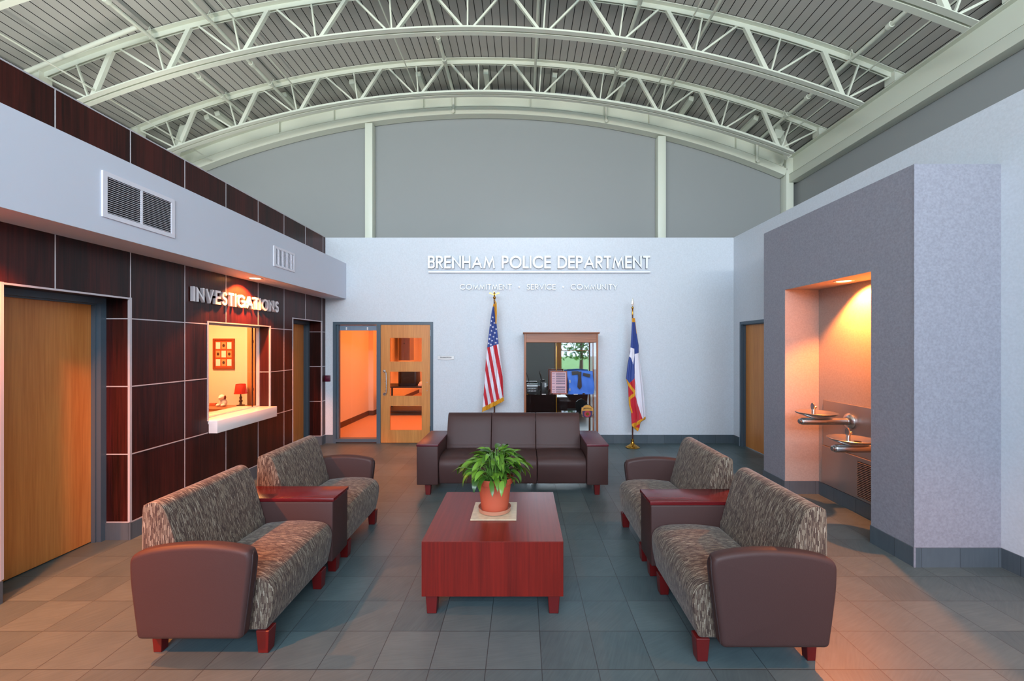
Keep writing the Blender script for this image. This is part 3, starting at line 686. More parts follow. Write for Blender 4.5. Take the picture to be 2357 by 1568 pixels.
b = MB(); b.ext([(-1.52, 1.50), (-1.37, 1.49), (-1.225, 1.50), (-1.225, 1.563), (-1.52, 1.563)], YB-.012, YB, XZ); b.build('plate', M['stainless'], t, bevel=.002, seg=1)
lettering('TRAINING ROOM', -1.475, -1.27, 1.522, .024, .005, back, .0121, .0135, t, M['black'], gap=.22, space=.5)
b = MB(); b.box(-3.525, -3.435, YB-.025, YB, 1.105, 1.215, 0); b.box(-3.505, -3.455, YB-.028, YB-.025, 1.14, 1.20, 1)
for k in range(4): b.box(-3.50+k*.011, -3.496+k*.011, YB-.030, YB-.028, 1.145, 1.195, 2)
o = b.build('card_reader', [M['maroon'], M['black'], mat('red indicator print', (190, 50, 90), .4)], bevel=.003); tag(o, 'small maroon card reader on the back wall by the left corner', 'card reader')

# ------------------------------------------------------------------ air vents
t = thing('air_vent', 'large white louvred return grille on the white bulkhead', 'vent', (-3.155, 3.465, 2.715))
y0, y1, z0, z1 = 3.14, 3.79, 2.715, 3.062; fx = -3.155; fw = .035
b = MB(); b.box(fx, fx+.012, y0, y0+fw, z0, z1); b.box(fx, fx+.012, y1-fw, y1, z0, z1); b.box(fx, fx+.012, y0+fw, y1-fw, z0, z0+fw); b.box(fx, fx+.012, y0+fw, y1-fw, z1-fw, z1)
ym = (y0+y1)/2; b.box(fx, fx+.010, ym-.008, ym+.008, z0+fw, z1-fw); b.build('frame', M['vent_white'], t, smooth=0)
b = MB(); b.box(fx, fx+.001, y0+fw, y1-fw, z0+fw, z1-fw); b.build('backing', M['vent_dark'], t, smooth=0)
n = 18
for k in range(n):
    z = z0+fw+(z1-z0-2*fw)*(k+.5)/n
    b = MB(); b.bar((fx+.006, y0+fw, z), (fx+.006, y1-fw, z), .0026, .006, side=(1, 0, .2)); b.build('slat', M['vent_white'], t, smooth=0)
t = thing('air_vent', 'small square supply grille on the bulkhead nearest the back wall', 'vent', (-3.155, 5.55, 2.756))
y0, y1, z0, z1 = 5.304, 5.788, 2.756, 3.015; fw = .028
b = MB(); b.box(fx, fx+.012, y0, y0+fw, z0, z1); b.box(fx, fx+.012, y1-fw, y1, z0, z1); b.box(fx, fx+.012, y0+fw, y1-fw, z0, z0+fw); b.box(fx, fx+.012, y0+fw, y1-fw, z1-fw, z1); b.build('frame', M['vent_white'], t, smooth=0)
b = MB(); b.box(fx, fx+.001, y0+fw, y1-fw, z0+fw, z1-fw); b.build('backing', mat('grille shadow', (120, 122, 135), .8), t, smooth=0)
for k in range(14):
    y = y0+fw+(y1-y0-2*fw)*(k+.5)/14
    b = MB(); b.bar((fx+.006, y, z0+fw), (fx+.006, y, z1-fw), .017, .006, side=(1, .4, 0)); b.build('blade', M['vent_white'], t, smooth=0)

# ------------------------------------------------------------------ downlights
def downlight(x, y, z, label, power, ang=110, blend=.5, col=(1.0, .24, .04), tilt=(0, 0, 0), g='round downlights', r=.03, h=.03):
    t = thing('downlight', label, 'light', (x, y, z), g)
    b = MB(); b.lathe([(.062, -.002), (.082, -.006), (.088, -.003), (.088, 0), (.062, 0)], (x, y, z), 32); b.build('trim_ring', M['vent_white'], t)
    b = MB(); b.lathe([(0, -.002), (.062, -.002), (.062, -.0005)], (x, y, z), 32); b.build('lens', M['lens'], t)
    spot('downlight_lamp', (x, y, z-h), power, col, ang, blend, r, tilt)
downlight(-3.33, 5.22, 2.584, 'lit round downlight in the bulkhead soffit above the silver lettering', 260, 112, .25, tilt=(0, math.radians(16), 0))
downlight(-3.33, 2.40, 2.584, 'lit round downlight in the bulkhead soffit just before the near left door', 330, 130, .8)
downlight(-3.33, 0.7, 2.584, 'lit round downlight in the bulkhead soffit nearest the entrance', 800, 130, .8)
downlight(3.27, 4.27, NZ-.002, 'lit round downlight in the ceiling of the drinking fountain niche', 270, 132, .35, tilt=(math.radians(-14), math.radians(-14), 0))

# ------------------------------------------------------------------ steelwork
def trusspt(x, R, y): return (x, y, arcz(x, R))
def arcsweep(b, prof, xa, xb, y, n=64, m=0):
    """sweep a closed (dy, R) outline along the roof arc"""
    vs = []; k = len(prof)
    rm = sum(q[1] for q in prof)/k; ta = math.asin((xa-X0)/rm); tb = math.asin((xb-X0)/rm)
    for i in range(n+1):
        t = ta+(tb-ta)*i/n
        for dy, R in prof: vs.append((X0+R*math.sin(t), y+dy, ZC+R*math.cos(t)))
    fs = [(i*k+j, i*k+(j+1) % k, (i+1)*k+(j+1) % k, (i+1)*k+j) for i in range(n) for j in range(k)]
    fs += [tuple(range(k))[::-1], tuple(n*k+j for j in range(k))]
    b.add(vs, fs, m)
RBm = 15.41
def truss(y, label):
    t = thing('roof_truss', label, 'truss', (X0, y, arcz(X0, RBm)-.04), 'arched roof trusses')
    b = MB()
    for s in (-1, 1):
        arcsweep(b, [(s*.014, 15.92), (s*.022, 15.92), (s*.022, 15.985), (s*.085, 15.985), (s*.085, 15.995), (s*.014, 15.995)], X0-6.28, X0+6.28, y)
    b.build('top_chord', M['steel'], t)
    b = MB()
    for s in (-1, 1):
        arcsweep(b, [(s*.014, RBm+.035), (s*.022, RBm+.035), (s*.022, RBm-.028), (s*.085, RBm-.028), (s*.085, RBm-.037), (s*.014, RBm-.037)], X0-5.71, X0+5.71, y)
    b.build('bottom_chord', M['steel'], t)
    tp = lambda i: (X0+1.102*(i)*1.036)      # radial position of top nodes
    for k in range(-5, 6):
        xb = X0+1.102*k; xt = X0+1.102*k*1.033
        b = MB(); b.bar(trusspt(xb, RBm, y), trusspt(xt, 15.95, y), .022, .026); b.build('web_vertical', M['steel'], t, smooth=0)
        for s in (-1, 1):
            if abs(k+s*.5) > 5.2:
                xt2 = X0+s*6.13; b = MB(); b.bar(trusspt(xb, RBm, y), (xt2, y, arcz(xt2, 15.93)), .026, .026); b.build('web_diagonal', M['steel'], t, smooth=0); continue
            xt2 = X0+1.102*(k+s*.5)*1.033-s*.05
            thick = (k*s < 0) or (k == 0 and s < 0)
            wd = .026 if not thick else .032+.006*abs(k)
            b = MB()
            p, q = trusspt(xb+s*.06, RBm, y), trusspt(xt2, 15.95, y)
            b.bar(p, q, wd, .026 if not thick else .05); b.build('web_diagonal', M['steel'], t, smooth=0)
    for s in (-1, 1):
        xs0 = X0+s*6.15
        b = MB(); b.box(*sorted((xs0-s*.012, xs0-s*.002)), y-.085, y+.085, 5.551, 5.70); b.box(min(xs0, xs0+s*.16), max(xs0, xs0+s*.16), y-.065, y+.065, 5.551, 5.72-.03)
        b.build('bearing_seat', M['steel'], t, smooth=0)
TY = (4.585, 6.10, 7.635)
truss(TY[0], 'arched white roof truss nearest the camera, only its ends in view')
truss(TY[1], 'arched white roof truss in the middle, the one crossing the top of the photo')
truss(TY[2], 'arched white roof truss nearest the back wall')

def ibeam_right():
    for s, xa, lab in ((1, 5.35, 'long white steel beam along the top of the right wall'), (-1, -6.95, 'long white steel beam along the top of the left side wall')):
        t = thing('steel_beam', lab, 'beam', (xa+s*.09, 2.0, 5.01))
        b = MB(); lo, hi = sorted((xa, xa+s*.17)); md = (lo+hi)/2
        y0, y1 = YF, 8.418
        b.box(lo, hi, y0, y1, 5.535, 5.55); b.box(lo, hi, y0, y1, 5.18, 5.195); b.box(md-.006, md+.006, y0, y1, 5.195, 5.535)
        b.build('i_beam', M['steel'], t, smooth=0)
        b = MB(); b.box(lo+.0, hi-.0, y0, y1, 5.02, 5.178); b.build('tube_beam', M['steel'], t, bevel=.008, seg=2)
        b = MB(); px_ = lo if s > 0 else hi
        for yy in TY:
            for dy in (-.06, .06): b.lathe([(0, 0), (.016, 0), (.016, .014), (0, .016)], (px_+s*.03, yy+dy, 5.55), 8)
        b.build('bolt', M['steel'], t)
ibeam_right()
t = thing('steel_beam', 'curved white steel beam arching over the top of the back wall', 'beam', (X0, 8.5, arcz(X0, 15.46)))
b = MB(); arcsweep(b, [(-.08, 15.46), (.10, 15.46), (.10, 15.60), (-.08, 15.60)], X0-6.2, X0+6.09, 8.5); b.build('tube_beam', M['steel'], t)
b = MB(); arcsweep(b, [(-.09, 15.602), (.09, 15.602), (.09, 15.614), (.006, 15.614), (.006, 15.855), (.09, 15.855), (.09, 15.87), (-.09, 15.87), (-.09, 15.855), (-.006, 15.855), (-.006, 15.614), (-.09, 15.614)], X0-6.2, X0+6.09, 8.5); b.build('i_beam', M['steel'], t)
for x in (-4.9, -3.8, -2.0, .15, 2.55, 4.3):
    b = MB(); b.bar(trusspt(x, 15.616, 8.455), trusspt(x, 15.853, 8.455), .012, .07); b.build('stiffener_plate', M['steel'], t, smooth=0)
b = MB()
for k in range(4):
    for xx in (5.235,): b.lathe([(0, -.012), (.013, -.012), (.013, 0)], (xx, 8.488, 5.24+k*.07), 8, axis='Y')
b.build('bolt', M['steel'], t)
b = MB(); b.box(5.21, 5.26, 8.488, 8.5, 5.2, 5.5); b.build('connection_plate', M['steel'], t, smooth=0)
def column(x0, x1, ztop, lab):
    b = MB(); b.box(x0, x1, 8.42, 8.615, 3.401, ztop)
    tag(b.build('steel_column', M['steel'], bevel=.008, seg=2), lab, 'column')
column(-3.17, -3.02, arcz(-3.17, 15.458), 'white square column left of centre on the upper back wall')
column(2.72, 2.88, arcz(2.88, 15.458), 'white square column right of centre on the upper back wall')
column(5.295, 5.445, 5.53, 'white square column in the far right upper corner')
# outriggers from the last truss to the arch beam
ox = [(461, 7.8), (503, 7.95), (654, 7.9), (810, 7.9), (963, 7.9), (1119, 7.9), (1278, 7.9), (1435, 7.9), (1591, 7.9), (1740, 7.95)]
xq = [-5.95, -5.75, -4.49, -3.22, -1.965, -.69, .61, 1.90, 3.18, 4.40]
names = ['leftmost', 'second from the left', 'third from the left', 'fourth from the left', 'fifth from the left', 'fifth from the right', 'fourth from the right', 'third from the right', 'second from the right', 'rightmost']
for x, nm in zip(xq, names):
    b = MB(); t_ = math.asin((x-X0)/RT); c = (X0+15.935*math.sin(t_), 0, ZC+15.935*math.cos(t_))
    b.bar((c[0], 7.86, c[2]), (c[0], 9.0, c[2]), .09, .09, side=(math.cos(t_), 0, -math.sin(t_)))
    tag(b.build('roof_outrigger', M['steel'], smooth=0), 'short square white tube under the deck behind the last truss, %s' % nm, 'beam', 'outriggers over the back wall')
for s, lab in ((-1, 'left'), (1, 'right')):
    x1_, x2_ = X0+s*5.60, X0+s*5.97
    t = thing('diagonal_brace', 'stout white diagonal brace with gusset plate at the %s end of the last truss' % lab, 'brace', (x1_, 8.0, 5.5))
    b = MB(); b.bar((x1_, 7.93, arcz(x1_, 15.96)), (x2_, 8.15, 5.40), .10, .09); b.build('brace_tube', M['steel'], t, smooth=0)
    b = MB(); z_ = arcz(x1_, 15.86); b.ext([(x1_-.055, z_+.06-s*.02), (x1_+.13, z_+.06-s*.07), (x1_+.05, z_-.14), (x1_-.05, z_-.14)], 7.88, 7.892, XZ); b.build('gusset_plate', M['steel'], t, smooth=0)

# pipes and rods running under the deck
def solve(ratio, R):
    s = 1 if ratio > 0 else -1; lo, hi = 0.0, 6.6
    for _ in range(50):
        m_ = (lo+hi)/2; v = (arcz(s*m_, R)-H)-abs(ratio)*m_
        if v > 0: lo = m_
        else: hi = m_
    return s*lo
def pipe(ratio, r, lab, ya=YF+.1, yb=8.36, R=15.86, hook=False, couple=True, cat='pipe', name='sprinkler_pipe'):
    x = solve(ratio, R); z = arcz(x, R)
    t = thing(name, lab, cat, (x, (ya+yb)/2, z))
    pts = [(x, ya, z), (x, yb, z)]
    if hook: pts += [(x, yb+.02, z-.02), (x, yb+.02, arcz(x, 15.5)-.0), (x, yb-.02, arcz(x, 15.5)-.03)]
    b = MB(); b.tube(pts, r, 12); b.build('pipe' if name != 'bridging_rod' else 'rod', M['steel'], t)
    if couple:
        for yy in (5.35, 6.9, 7.42):
            b = MB(); b.lathe([(r, -.03), (r*1.45, -.03), (r*1.45, .03), (r, .03)], (x, yy, z), 12, axis='Y'); b.build('coupling', M['steel'], t)
        for yy in TY[:]:
            b = MB(); b.tube([(x, yy-.13, z-r*1.2), (x+r*1.2, yy-.13, z), (x+.004, yy-.13, z+.135)], .004, 6); b.tube([(x, yy-.13, z-r*1.2), (x-r*1.2, yy-.13, z), (x-.004, yy-.13, z+.135)], .004, 6); b.build('hanger', M['steel'], t)
    return x, z
px_, pz_ = pipe(-.83, .028, 'white sprinkler pipe furthest to the left under the deck')
pipe(-1.04, .028, 'white sprinkler pipe second from the left under the deck')
pipe(-3.65, .028, 'white sprinkler pipe just left of centre, ending in a drop on the arch beam', hook=True)
pipe(22, .022, 'thin white pipe along the middle of the deck', couple=False)
pipe(2.92, .028, 'white sprinkler pipe right of centre, ending in a drop on the arch beam', hook=True)
pipe(1.745, .020, 'thin white pipe between the centre and the right wall, beside a thinner rod', couple=False)
pipe(.872, .028, 'white sprinkler pipe furthest to the right, ending in a hooked drop', hook=True)
for rt, lab in ((-1.135, 'thin rod right beside the second sprinkler pipe from the left'), (-2.40, 'thin rod left of centre under the deck'), (1.93, 'thin rod left of the thin pipe on the right half of the deck'), (.797, 'thin rod closest to the right wall')):
    pipe(rt, .011, lab, couple=False, yb=(7.85 if rt == .797 else 8.36), name='bridging_rod', cat='rod')
x = -6.2; z = arcz(x, RBm+.06)
b = MB(); b.tube([(x, YF+.1, z), (x, 8.36, z)], .011, 8); tag(b.build('bridging_rod', M['steel']), 'thin rod closest to the left wall, joining the lower chord ends', 'rod')
# branch pipe crossing towards the left wall in front of the middle truss
b = MB(); b.tube([(px_-.03, TY[1]-.30, pz_), (X0-6.2, TY[1]-.30, arcz(X0-6.2, 15.80))], .028, 12)
tag(b.build('branch_pipe', M['steel']), 'white pipe branching off sideways beside the middle truss at upper left', 'pipe')

# ------------------------------------------------------------------ seating
SEAT = [(.035, .13), (.010, .24), (.0, .33), (.006, .375), (.025, .408), (.055, .428), (.10, .440), (.20, .447), (.30, .446), (.40, .438), (.495, .425), (.495, .13)]
BACK = [(.735, .14), (.742, .60), (.738, .815), (.725, .842), (.70, .855), (.67, .857), (.640, .845), (.615, .815), (.585, .745), (.560, .66), (.535, .57), (.512, .48), (.50, .43), (.497, .14)]
ARM = [(.12, .13), (.10, .30), (.075, .50), (.070, .565), (.078, .60), (.10, .622), (.18, .640), (.30, .652), (.42, .652), (.54, .642), (.64, .625), (.71, .603), (.737, .575), (.743, .53), (.735, .40), (.70, .13)]
def curve(pts, n=3):
    out = []
    for i in range(len(pts)-1):
        p0, p1, p2, p3 = pts[max(i-1, 0)], pts[i], pts[i+1], pts[min(i+2, len(pts)-1)]
        for k in range(n):
            u = k/n; out.append(tuple(.5*((2*p1[d])+(-p0[d]+p2[d])*u+(2*p0[d]-5*p1[d]+4*p2[d]-p3[d])*u*u+(-p0[d]+3*p1[d]-3*p2[d]+p3[d])*u**3) for d in (0, 1)))
    return out+[pts[-1]]
SEAT = curve(SEAT[:-1])+[SEAT[-1]]; BACK = curve(BACK); ARM = curve(ARM)
def leg(cx, cy, parent, w=.062):
    b = MB(); b.taper(cx, cy, 0, .132, w*.78, w, 0); b.build('leg', M['leg'], parent, bevel=.003, seg=1)
def side_seating(xf, s, dy, lab):
    """two seats joined by a table arm; xf front plane, s = direction of the backs (-1 left, +1 right)"""
    fn = lambda p, q, a: (xf+s*p, a, q)
    t = thing('lobby_sofa', lab, 'sofa', (xf+s*.37, 3.26+dy, 0))
    Y = [2.29, 2.372, 3.128, 3.402, 4.155, 4.237]; Y = [y+dy for y in Y]
    for a, c in ((Y[1], Y[2]), (Y[3], Y[4])):
        b = MB(); b.ext(SEAT, a+.003, c-.003, fn, n=6)
        b.v = [(v[0], v[1], v[2]+(.010*math.sin(PI*(v[1]-a)/(c-a)) if v[2] > .40 else 0)) for v in b.v]
        b.build('seat', M['fabric'], t, bevel=.016, seg=3, bang=45)
        b = MB(); b.ext(BACK, a+.003, c-.003, fn); b.build('backrest', M['fabric'], t, bevel=.014, seg=3, bang=45)
    for a, c in ((Y[0], Y[1]), (Y[4], Y[5])):
        b = MB(); b.ext(ARM, a, c, fn); ar = b.build('armrest', M['leather'], t, bevel=.030, seg=5, bang=50)
        b = MB(); pts = []
        ins = .020
        pr = [(.122, .15), (.101, .30), (.076, .50), (.071, .56)]
        path = [(p, z, a+ins) for p, z in pr]+[(.074, .590, a+ins+.006), (.078, .602, (a+c)/2), (.074, .590, c-ins-.006)]+[(p, z, c-ins) for p, z in pr[::-1]]
        b.tube([fn(p, z, y) for p, z, y in path], .0045, 8); b.build('piping', M['piping'], ar)
    b = MB(); b.ext([(.004, .13), (.0, .578), (.742, .578), (.735, .13)], Y[2]+.002, Y[3]-.002, fn); ta = b.build('table_arm', M['leather'], t, bevel=.010, seg=3)
    b = MB(); b.ext([(-.006, .579), (-.006, .605), (.742, .605), (.742, .579)], Y[2]-.0, Y[3]+.0, fn); b.build('table_top', M['cherry_arm'], ta, bevel=.003, seg=2)
    for f in (.055, .66):
        for y in (Y[1]+.035, Y[2]-.10, (Y[2]+Y[3])/2, Y[3]+.08, Y[4]-.04): leg(xf+s*f, y, t, .075 if f < .1 else .06)
    return t
side_seating(-1.417, -1, 0, 'pair of joined streak-fabric seats on the left, under the dark panelled wall')
side_seating(.938, 1, -.065, 'pair of joined streak-fabric seats on the right, facing the red table from the fountain side')

# three seat sofa
SY = 4.855; fn = lambda p, q, a: (a, SY+p*1.05, q)
t = thing('three_seat_sofa', 'brown three-seat sofa with wood-topped arms facing the camera', 'sofa', (-.118, 5.25, 0))
xa, xb = -1.228, .992; ia, ib = xa+.247, xb-.247; wdt = (ib-ia)/3
for k in range(3):
    a, c = ia+k*wdt+.003, ia+(k+1)*wdt-.003
    b = MB(); b.ext([(min(p+.015, .495), q) for p, q in SEAT], a, c, fn, n=6)
    b.v = [(v[0], v[1], v[2]+(.008*math.sin(PI*(v[0]-a)/(c-a)) if v[2] > .40 else 0)) for v in b.v]
    b.build('seat', M['leather'], t, bevel=.014, seg=3, bang=45)
    b = MB(); b.ext(BACK, a, c, fn, n=6)
    b.v = [(v[0], v[1]-(.012*math.sin(PI*(v[0]-a)/(c-a)) if (v[1] < SY+.66 and v[2] > .42) else 0), v[2]) for v in b.v]
    b.build('backrest', M['leather'], t, bevel=.014, seg=3, bang=45)
for a, c in ((xa, ia), (ib, xb)):
    b = MB(); b.ext([(.0, .13), (-.003, .578), (.74, .578), (.735, .13)], a, c, fn); ar = b.build('armrest', M['leather'], t, bevel=.010, seg=3)
    b = MB(); b.ext([(-.008, .579), (-.008, .603), (.745, .603), (.745, .579)], a-.003, c+.003, fn); b.build('arm_top', wood('dark cherry sofa arm', (78, 24, 34), (100, 36, 46), 'Y', .36, 55, 0) if a == xa else bpy.data.materials['dark cherry sofa arm'], ar, bevel=.003)
for x in (xa+.12, xb-.12):
    for y in (SY+.075, SY+.70): leg(x, y, t, .07)
for x in (ia+wdt, ia+2*wdt): leg(x, SY+.68, t, .05)

# coffee table
t = thing('coffee_table', 'square red cherry wood coffee table in the middle of the seating', 'table', (-.195, 3.155, 0))
cx0, cx1, cy0, cy1 = -.652, .263, 2.70, 3.615
b = MB(); b.box(cx0+.0005, cx1-.0005, cy0+.0005, cy1-.0005, .128, .4785); b.build('table_body', M['cherry'], t, bevel=.0015, seg=1)
b = MB(); b.box(cx0, cx1, cy0, cy1, .479, .483); b.build('table_top', M['cherry_top'], t, bevel=.0012, seg=1)
for x in (cx0+.06, cx1-.06):
    for y in (cy0+.06, cy1-.06):
        b = MB(); b.taper(x, y, 0, .128, .062, .078); b.build('leg', M['leg'], t, bevel=.003, seg=1)
b = MB(); b.box(-.378, -.045, 3.02, 3.36, .4835, .492)
tag(b.build('stone_tile', M['stone'], bevel=.002, seg=1), 'square beige stone tile lying under the plant pot', 'tile')

# potted plant
pc = (-.212, 3.19, .4925)
t = thing('potted_plant', 'leafy green peace lily in a terracotta pot on the red table', 'plant', pc)
b = MB(); b.lathe([(0, .002), (.112, .002), (.121, .006), (.126, .034), (.123, .034), (.117, .010), (0, .008)], pc, 40); b.build('saucer', M['saucer'], t)
b = MB(); b.lathe([(0, .010), (.094, .010), (.100, .014), (.124, .215), (.128, .217), (.138, .219), (.141, .224), (.143, .258), (.139, .263), (.134, .262), (.131, .24), (.122, .21)], pc, 48); b.build('pot', M['terracotta'], t)
b = MB(); b.lathe([(0, .225), (.124, .222)], pc, 32); b.build('soil', M['soil'], t)
st = MB(); lf = MB(); rnd = random.Random(11)
NL = 190
for i in range(NL):
    az = rnd.uniform(0, 2*PI) if i > 30 else i*2*PI/30
    reach = rnd.uniform(.015, .20) if i > 24 else rnd.uniform(.17, .28)
    zt = .45-.55*(reach-.03)*rnd.uniform(.5, 1.15)-rnd.uniform(-.02, .13)*(1 if i % 2 else .2)
    if reach > .17: zt = rnd.uniform(.27, .38)
    r0 = rnd.uniform(.0, .09); p0 = Vector((pc[0]+r0*math.cos(az), pc[1]+r0*math.sin(az), pc[2]+.224))
    dirh = Vector((math.cos(az), math.sin(az), 0)); p1 = Vector((pc[0], pc[1], pc[2]+zt))+dirh*max(reach*.86, r0+.01)
    mid = (p0+p1)/2+Vector((0, 0, .04))-dirh*.02
    pts = [(p0*(1-u)**2+mid*2*u*(1-u)+p1*u*u) for u in [k/5 for k in range(6)]]
    st.tube(pts, [.0028, .0026, .0024, .0022, .002, .0018], 5)
    L = rnd.uniform(.095, .15); W = L*rnd.uniform(.13, .18)
    yaw = az+rnd.uniform(-.5, .5); pitch_ = rnd.uniform(-.1, .9)-reach*2.6; droop = rnd.uniform(.7, 1.8)
    d = Vector((math.cos(yaw), math.sin(yaw), 0)); side = Vector((-d.y, d.x, 0)); roll = rnd.uniform(-.5, .5)
    p = p1.copy(); ang = pitch_; n = 9; vs = []
    for k in range(n+1):
        u = k/n; wv = W*(math.sin(PI*min(1, u*1.02)**.8)**.85 if 0 < u < .98 else 0.0)
        dd = d*math.cos(ang)+Vector((0, 0, math.sin(ang))); nn = side.cross(dd).normalized()*-1
        sd = side*math.cos(roll)+nn*math.sin(roll)
        vs += [p-sd*wv+Vector((0, 0, wv*.35)), p, p+sd*wv+Vector((0, 0, wv*.35))]
        p = p+dd*L/n; ang -= droop/n
    fs = []
    for k in range(n): fs += [(k*3, k*3+1, k*3+4, k*3+3), (k*3+1, k*3+2, k*3+5, k*3+4)]
    lf.add(vs, fs)
st.build('stems', mat('plant stem green', (96, 140, 56), .5), t)
o = lf.build('foliage', M['leaf'], t, smooth=60, recalc=False)
for v in o.data.vertices: pass

# ------------------------------------------------------------------ flags
def inside(p, poly):
    x, y = p; c = False; j = len(poly)-1
    for i in range(len(poly)):
        xi, yi = poly[i]; xj, yj_ = poly[j]
        if (yi > y) != (yj_ > y) and x < (xj-xi)*(y-yi)/(yj_-yi)+xi: c = not c
        j = i
    return c
def interp(tab, v):
    if v <= tab[0][0]: return tab[0][1]
    for (a, p), (b_, q) in zip(tab, tab[1:]):
        if v <= b_: return p+(q-p)*(v-a)/(b_-a)
    return tab[-1][1]
def star(cx, cy, r): return [(cx+(r if k % 2 == 0 else r*.4)*math.cos(PI/2+k*PI/5), cy-(r if k % 2 == 0 else r*.4)*math.sin(PI/2+k*PI/5)) for k in range(10)]
YP = 7.17
flagm = lambda: [mat('flag blue', (40, 66, 140), .6, sheen=.2), mat('flag red', (192, 22, 42), .6, sheen=.2), mat('flag white', (226, 224, 236), .6, sheen=.2), mat('flag gold fringe', (214, 150, 28), .5)]
FM = flagm()
def flag_cloth(name, X_, Z_, leftE, rightE, botE, colour, parent, nu=90, nv=330, folds=3.2, thick=.075):
    """X_, Z_ turn cloth units into metres; front and back skins enclose the bundled cloth"""
    y0 = min(leftE[0][0], rightE[0][0]); vs = []; fs = []; ms = []
    for side_ in (0, 1):
        for j in range(nv+1):
            for i in range(nu+1):
                s = i/nu; yb_ = botE(s); y = y0+(yb_-y0)*j/nv
                xl, xr = interp(leftE, y), interp(rightE, y); x = xl+(xr-xl)*s
                W = (xr-xl); tt = j/nv
                env = math.sin(PI*s)**.6 if 0 < s < 1 else 0
                amp = thick*(.35+.65*tt)
                if side_ == 0: dy = -env*amp*(.55+.30*math.sin(folds*2*PI*s+1.2+tt*1.3)+.08*math.sin(folds*4.3*PI*s+tt*9))
                else: dy = env*amp*.45
                vs.append((X_(x), YP+dy, Z_(y)))
    base = (nu+1)*(nv+1)
    for side_ in (0, 1):
        for j in range(nv):
            for i in range(nu):
                a = side_*base+j*(nu+1)+i; f = (a, a+1, a+nu+2, a+nu+1)
                s = (i+.5)/nu; yb_ = botE(s); y = y0+(yb_-y0)*(j+.5)/nv
                x = interp(leftE, y)+(interp(rightE, y)-interp(leftE, y))*s
                fs.append(f if side_ == 0 else f[::-1]); ms.append(colour(x, y, s))
    b = MB(); b.v = vs; b.f = [list(f) for f in fs]; b.m = ms; b.uv = [None]*len(fs)
    return b.build(name, FM, parent, smooth=80, recalc=False)
def pole(parent, x, ztop, y=7.19):
    b = MB(); b.tube([(x, y, .06), (x, y, ztop)], .013, 14); b.build('pole', M['bronze'], parent)
    b = MB(); b.lathe([(0, 0), (.122, 0), (.124, .010), (.105, .020), (.10, .028), (.075, .036), (.045, .055), (.03, .075), (.024, .10), (.024, .14), (.016, .145), (.016, .15)], (x, y, .001), 40); b.build('stand_base', M['brass'], parent)
# United States flag
UX = lambda x: (1080+x/5.23-1203)*YP/965; UZ = lambda y: H+(796-(660+y/5.23))*YP/965
fx = -.484
t = thing('flag', 'red, white and blue striped flag with eagle-topped pole standing left of the cabinet', 'flag', (fx, 7.19, 0))
pole(t, fx, 2.54)
LE = [(205, 292), (300, 270), (480, 246), (620, 229), (735, 216), (820, 205), (1040, 190), (1240, 178), (1450, 158), (1520, 152)]
RE = [(205, 326), (430, 327), (590, 345), (690, 355), (850, 376), (1000, 396), (1130, 405), (1330, 412), (1390, 425)]
stars = [star(cx, cy, 15) for cx, cy in ((285, 370), (270, 415), (305, 438), (287, 487), (325, 512), (270, 533), (310, 557), (255, 580), (293, 603), (245, 630), (333, 628), (277, 650), (320, 675), (262, 700), (234, 682), (257, 465))]
def uscol(x, y, s):
    yb_ = 1510-(x-152)*.50
    if y > yb_-52: return 3
    if y < 430 and x > 300+(y-215)*.085: return 3
    if y < 240: return 3
    if y < 735-(x-218)*.33:
        return 2 if any(abs(x-sp[0][0]) < 16 and abs(y-sp[0][1]) < 36 and inside((x, y), sp) for sp in stars) else 0
    q = x-.185*(y-735)
    for v, c in ((338, 2), (293, 1), (252, 2), (215, 1), (180, 2), (143, 1), (106, 2), (68, 1)):
        if q >= v: return c
    return 2
flag_cloth('flag_cloth', UX, UZ, LE, RE, lambda s: 1512-s*140, uscol, t)
b = MB(); z0 = 2.52
b.lathe([(.013, 0), (.016, .01), (.012, .02), (.022, .035), (.026, .05), (.020, .066), (.008, .075), (0, .076)], (fx, 7.19, z0), 20)
b.lathe([(0, .07), (.010, .08), (.018, .10), (.014, .125), (.008, .14), (0, .148)], (fx, 7.19, z0), 14)
for s in (-1, 1):
    b.ext([(fx+s*.004, z0+.085), (fx+s*.045, z0+.105), (fx+s*.085, z0+.118), (fx+s*.092, z0+.128), (fx+s*.075, z0+.140), (fx+s*.055, z0+.136), (fx+s*.03, z0+.118), (fx+s*.006, z0+.108)], 7.18, 7.20, XZ)
b.ext([(fx-.006, z0+.14), (fx-.022, z0+.135), (fx-.026, z0+.146), (fx-.006, z0+.156), (fx+.006, z0+.146)], 7.184, 7.196, XZ)
b.build('eagle_finial', M['brass'], t, bevel=.002, seg=1)
b = MB(); b.tube([(fx+.012, 7.15, 2.51), (fx+.03, 7.14, 2.47), (fx+.035, 7.13, 2.30), (fx+.03, 7.125, 2.12)], [.006, .012, .014, .010], 10); b.build('gold_cord', FM[3], t)
